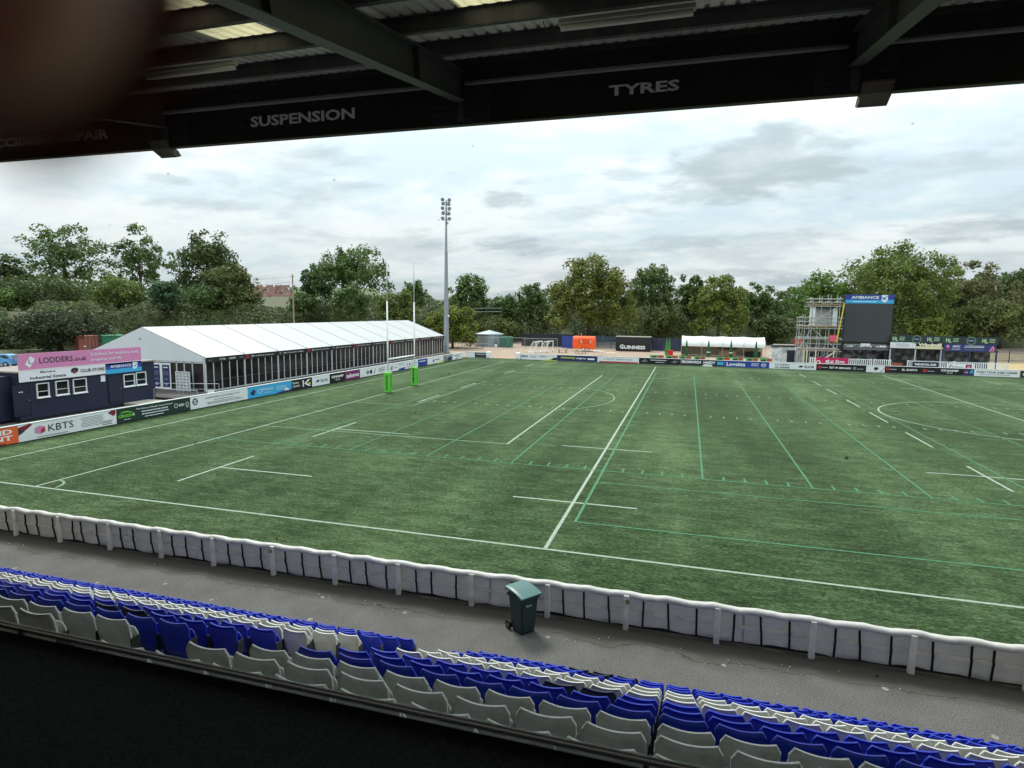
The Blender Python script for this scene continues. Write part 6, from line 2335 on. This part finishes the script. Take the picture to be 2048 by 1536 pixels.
def car():
    p = G(24, 734)
    q = G(2, 740)
    e = empty('parked_car', (-55.6, 35.8, .0), 'light blue hatchback car partly out of the picture at far left', 'car', rz=math.radians(205))
    bm_ = mat('car_blue', (84, 150, 196), .3, .05, 1, spec=.5)
    # local x forward, rear at -x
    W = .86
    side = [(-2.0, .32), (-2.05, .75), (-1.98, 1.0), (-1.72, 1.42), (-1.2, 1.53), (-.2, 1.52), (.45, 1.40), (1.05, .98), (1.75, .86), (2.0, .66), (2.02, .34)]
    n = len(side)
    vs = []
    for y, s in ((-W, 1), (-W*.98, 1), (W*.98, 1), (W, 1)):
        for x, z in side:
            tuck = 1-.16*max(0, z-.95)/.55
            vs.append((x, y*tuck, z))
    fs = [tuple(range(n)), tuple(3*n+i for i in range(n-1, -1, -1))]
    for k in range(3):
        for i in range(n):
            fs.append((k*n+i, k*n+(i+1) % n, (k+1)*n+(i+1) % n, (k+1)*n+i))
    mb = MB(); mb.add(vs, fs, bm_); mb.build('body', e)
    gl = mat('car_glass', (30, 38, 44), .08, .1, spec=.6)
    for y, s in ((-1, -1), (1, 1)):
        mb = MB()
        yy = s*(W*.90+.012)
        mb.add([(-1.62, yy, 1.02), (.85, yy, 1.0), (.35, s*(W*.86+.012)*1.0, 1.36), (-1.1, s*(W*.86+.012), 1.44), (-1.5, s*(W*.87+.012), 1.36)], [(0, 1, 2, 3, 4)], gl)
        mb.build('side_window', e, fix=False)
    mb = MB(); mb.add([(-2.0, -.62, 1.04), (-2.0, .62, 1.04), (-1.765, .58, 1.40), (-1.765, -.58, 1.40)], [(0, 1, 2, 3)], gl); mb.build('rear_window', e, fix=False)
    for x in (-1.28, 1.28):
        for s in (-1, 1):
            mb = MB(); mb.tube((x, s*.68, .32), (x, s*.885, .32), .32, mat('rubber_black', (26, 26, 27), .8, .1), n=18); w = mb.build('wheel', e)
            mb = MB(); mb.tube((x, s*.886, .32), (x, s*.895, .32), .2, ALU, n=14); mb.build('rim', w)
    for s in (-1, 1):
        mb = MB(); mb.box((-2.075, s*.62-.12, .78), (-2.0, s*.62+.12, .98), REDP, .01); mb.build('tail_light', e)
    for s in (-1, 1):
        mb = MB(); mb.box((1.93, s*.6-.14, .62), (2.03, s*.6+.14, .76), WPR, .01); mb.build('headlight', e)
car()

def utility_pole():
    p = AT(587, 616, 112)
    h0 = float(bank_h(np.array([[p[0], p[1]]]))[0])
    e = empty('utility_pole', (p[0], p[1], h0-.2), 'wooden utility pole standing among the bank shrubs', 'pole')
    top = AT(586, 549, 112)[2]-h0+.2
    mb = MB(); mb.tube((0, 0, 0), (0, 0, top), .16, WOODP, .11, 8); mb.build('shaft', e)
    mb = MB(); mb.box((-.07, -.5, top-.5), (.07, .5, top-.4), WOODP); mb.build('cross_arm', e)
    # sagging wires running off to the left along the bank
    mb = MB()
    for dz in (-.4, -1.4):
        a = Vector((0, 0, top+dz)); q = AT(-60, 545, 118)
        b = Vector((q[0]-p[0], q[1]-p[1], q[2]-h0+.2+dz))
        pts = []
        for i in range(13):
            t = i/12
            s = a+(b-a)*t
            pts.append(s+Vector((0, 0, -3.2*4*t*(1-t)*.5)))
        mb.path(pts, .018, CHAR, n=4)
    mb.build('wire', e, fix=False)
    # lineside railing on the crest
    a = AT(948, 626, 134); b = AT(1004, 626, 131)
    mb = MB()
    for k in range(7):
        t = k/6
        q = a+(b-a)*t
        mb.tube((q[0], q[1], q[2]-1.2), (q[0], q[1], q[2]+1.1), .03, DSTEEL, n=5)
    for dz in (.3, 1.05):
        mb.tube((a[0], a[1], a[2]+dz), (b[0], b[1], b[2]+dz), .03, ALU, n=5)
    sset(mb.build('lineside_railing', fix=False), 'pale railing on the railway bank right of the mast', 'railing')
utility_pole()

def houses():
    rg = random.Random(12)
    brick = mat('house_brick', (150, 96, 82), .85, .12, 1); tile = mat('house_tile', (96, 64, 58), .8, .12, 1); rend = mat('house_render', (214, 212, 206), .7, .05); gl = GLASSD
    hz = lambda d: (d-250)*.05
    def spot(u, d):
        q = AT(u, 610, d)
        return q[0], q[1], hz(d)
    mb = MB()
    us = np.linspace(380, 760, 14)
    vs = []
    for u in us:
        for d in (240, 1300):
            q = AT(u, 610, d)
            vs.append((q[0], q[1], hz(d)))
    mb.add(vs, [(2*i, 2*i+2, 2*i+3, 2*i+1) for i in range(len(us)-1)], mat('estate_hillside', (74, 88, 52), .95, .3, .02))
    sset(mb.build('estate_hill', fix=False), kind='structure')
    spots = [(556, 262, 9.0)]
    i = 0
    for d in (430, 560, 720, 930):
        for k in range(4):
            spots.append((512+19*k+rg.uniform(-4, 4)+(7 if i % 2 else 0), d+rg.uniform(-25, 25), rg.uniform(7.5, 11)))
        i += 1
    for i, (u, d, w) in enumerate(spots):
        x, y, z = spot(u, d)
        lab = 'white rendered house with a red roof below the utility pole' if i == 0 else 'tiny red roofed house on the far hillside, %s terrace up, %s from the left' % (ORD[(i-1)//4], ORD[(i-1) % 4])
        e = empty('house', (x, y, z), lab, 'house', 'distant houses beyond the railway', rz=rg.uniform(.2, .9))
        ev = 5.2; top = 8.4
        mb = MB(); mb.box((-w/2, -3.5, -1.5), (w/2, 3.5, ev), rend if i % 2 == 0 else brick); mb.build('wall', e)
        mb = MB()
        mb.prism([(-w/2-.3, -3.8, ev), (-w/2-.3, 3.8, ev), (-w/2-.3, 0, top)], (w+.6, 0, 0), tile)
        rf = mb.build('roof', e)
        mb = MB(); mb.box((w/2-1.2, -.4, ev), (w/2-.4, .4, top+1.0), brick); mb.build('chimney', rf)
        for q in (-.25, .25):
            mb = MB(); mb.box((q*w-.6, -3.56, 3.0), (q*w+.6, -3.502, 4.4), gl); mb.build('window', e)
houses()
def estate_trees():
    rg = random.Random(31)
    for i in range(11):
        d = rg.uniform(380, 800)
        z = (d-250)*.05
        u = 508+7.6*i
        vt = PROJ(np.array(AT(u, 610, d))*np.array([1, 1, 0])+np.array([0, 0, z+rg.uniform(5, 8)]))[1]
        tree('little round tree in the distant estate, %s from the left' % ORD[i], u, vt, rg.uniform(5, 9), vt+24, d, 'shrub', (44, 56, 32), (96, 112, 66), n=500, leaf=.9, ground=z, group='small trees among the distant houses')
estate_trees()

# ------------------------------------------------------------------ the photographer's fingertip over the corner of the lens
def fingertip():
    sm = bpy.data.materials.new('skin')
    sm.use_nodes = True
    nt = sm.node_tree
    b = nt.nodes['Principled BSDF']
    n = nt.nodes.new('ShaderNodeTexNoise'); n.inputs['Scale'].default_value = 260; n.inputs['Detail'].default_value = 4
    tc = nt.nodes.new('ShaderNodeTexCoord'); mx = nt.nodes.new('ShaderNodeMix'); mx.data_type = 'RGBA'
    nt.links.new(tc.outputs['Object'], n.inputs['Vector']); nt.links.new(n.outputs[0], mx.inputs[0])
    mx.inputs[6].default_value = (.54, .23, .15, 1); mx.inputs[7].default_value = (.64, .33, .24, 1)
    nt.links.new(mx.outputs[2], b.inputs['Base Color'])
    b.inputs['Roughness'].default_value = .5
    b.inputs['Subsurface Weight'].default_value = .6
    b.inputs['Subsurface Radius'].default_value = (.008, .003, .0015)
    b.inputs['Subsurface Scale'].default_value = 1.0
    D = FINGER_D
    tip = AT(FINGER_TIP[0], FINGER_TIP[1], D)
    base = AT(FINGER_BASE[0], FINGER_BASE[1], D*1.15)
    ax = (tip-base).normalized()
    L_ = .072
    root = tip-ax*L_
    nrm = Vector(AX_F)
    nrm = (nrm-ax*nrm.dot(ax)).normalized()
    sd_ = ax.cross(nrm)
    n = 24
    st = [(0, .0086), (.012, .0090), (.024, .0092), (.036, .0086), (.046, .0088), (.056, .0082), (.063, .0074), (.068, .0056), (.071, .0030), (.072, .0004)]
    vs = []
    for d, r in st:
        bend = -.006*(1-d/L_)**2
        for i in range(n):
            t = 6.2832*i/n
            vs.append(root+ax*d+nrm*(math.cos(t)*r*.86-bend)+sd_*math.sin(t)*r)
    mb = MB()
    mb.add(vs, [(a*n+i, a*n+(i+1) % n, (a+1)*n+(i+1) % n, (a+1)*n+i) for a in range(len(st)-1) for i in range(n)]+[tuple(range(n-1, -1, -1)), tuple((len(st)-1)*n+i for i in range(n))], sm)
    e = mb.build('finger', smooth=True)
    sset(e, "person's blurred brown fingertip over the top left corner", 'finger')
    nm = mat('fingernail', (196, 140, 120), .3, .05)
    mb = MB()
    vs = []
    for d in np.linspace(.058, .0705, 6):
        for k in range(7):
            t = -.75+1.5*k/6
            r = .0078*math.sqrt(max(.02, 1-((d-.058)/.0135)**2*.6))
            vs.append(root+ax*d+nrm*(math.cos(t)*r*.86+.0006)+sd_*math.sin(t)*r)
    mb.add(vs, [(a*7+k, a*7+k+1, (a+1)*7+k+1, (a+1)*7+k) for a in range(5) for k in range(6)], nm)
    mb.build('nail', e, smooth=True, fix=False)
FINGER_D = .0145
FINGER_TIP = (84, 62)
FINGER_BASE = (-640, -610)
fingertip()
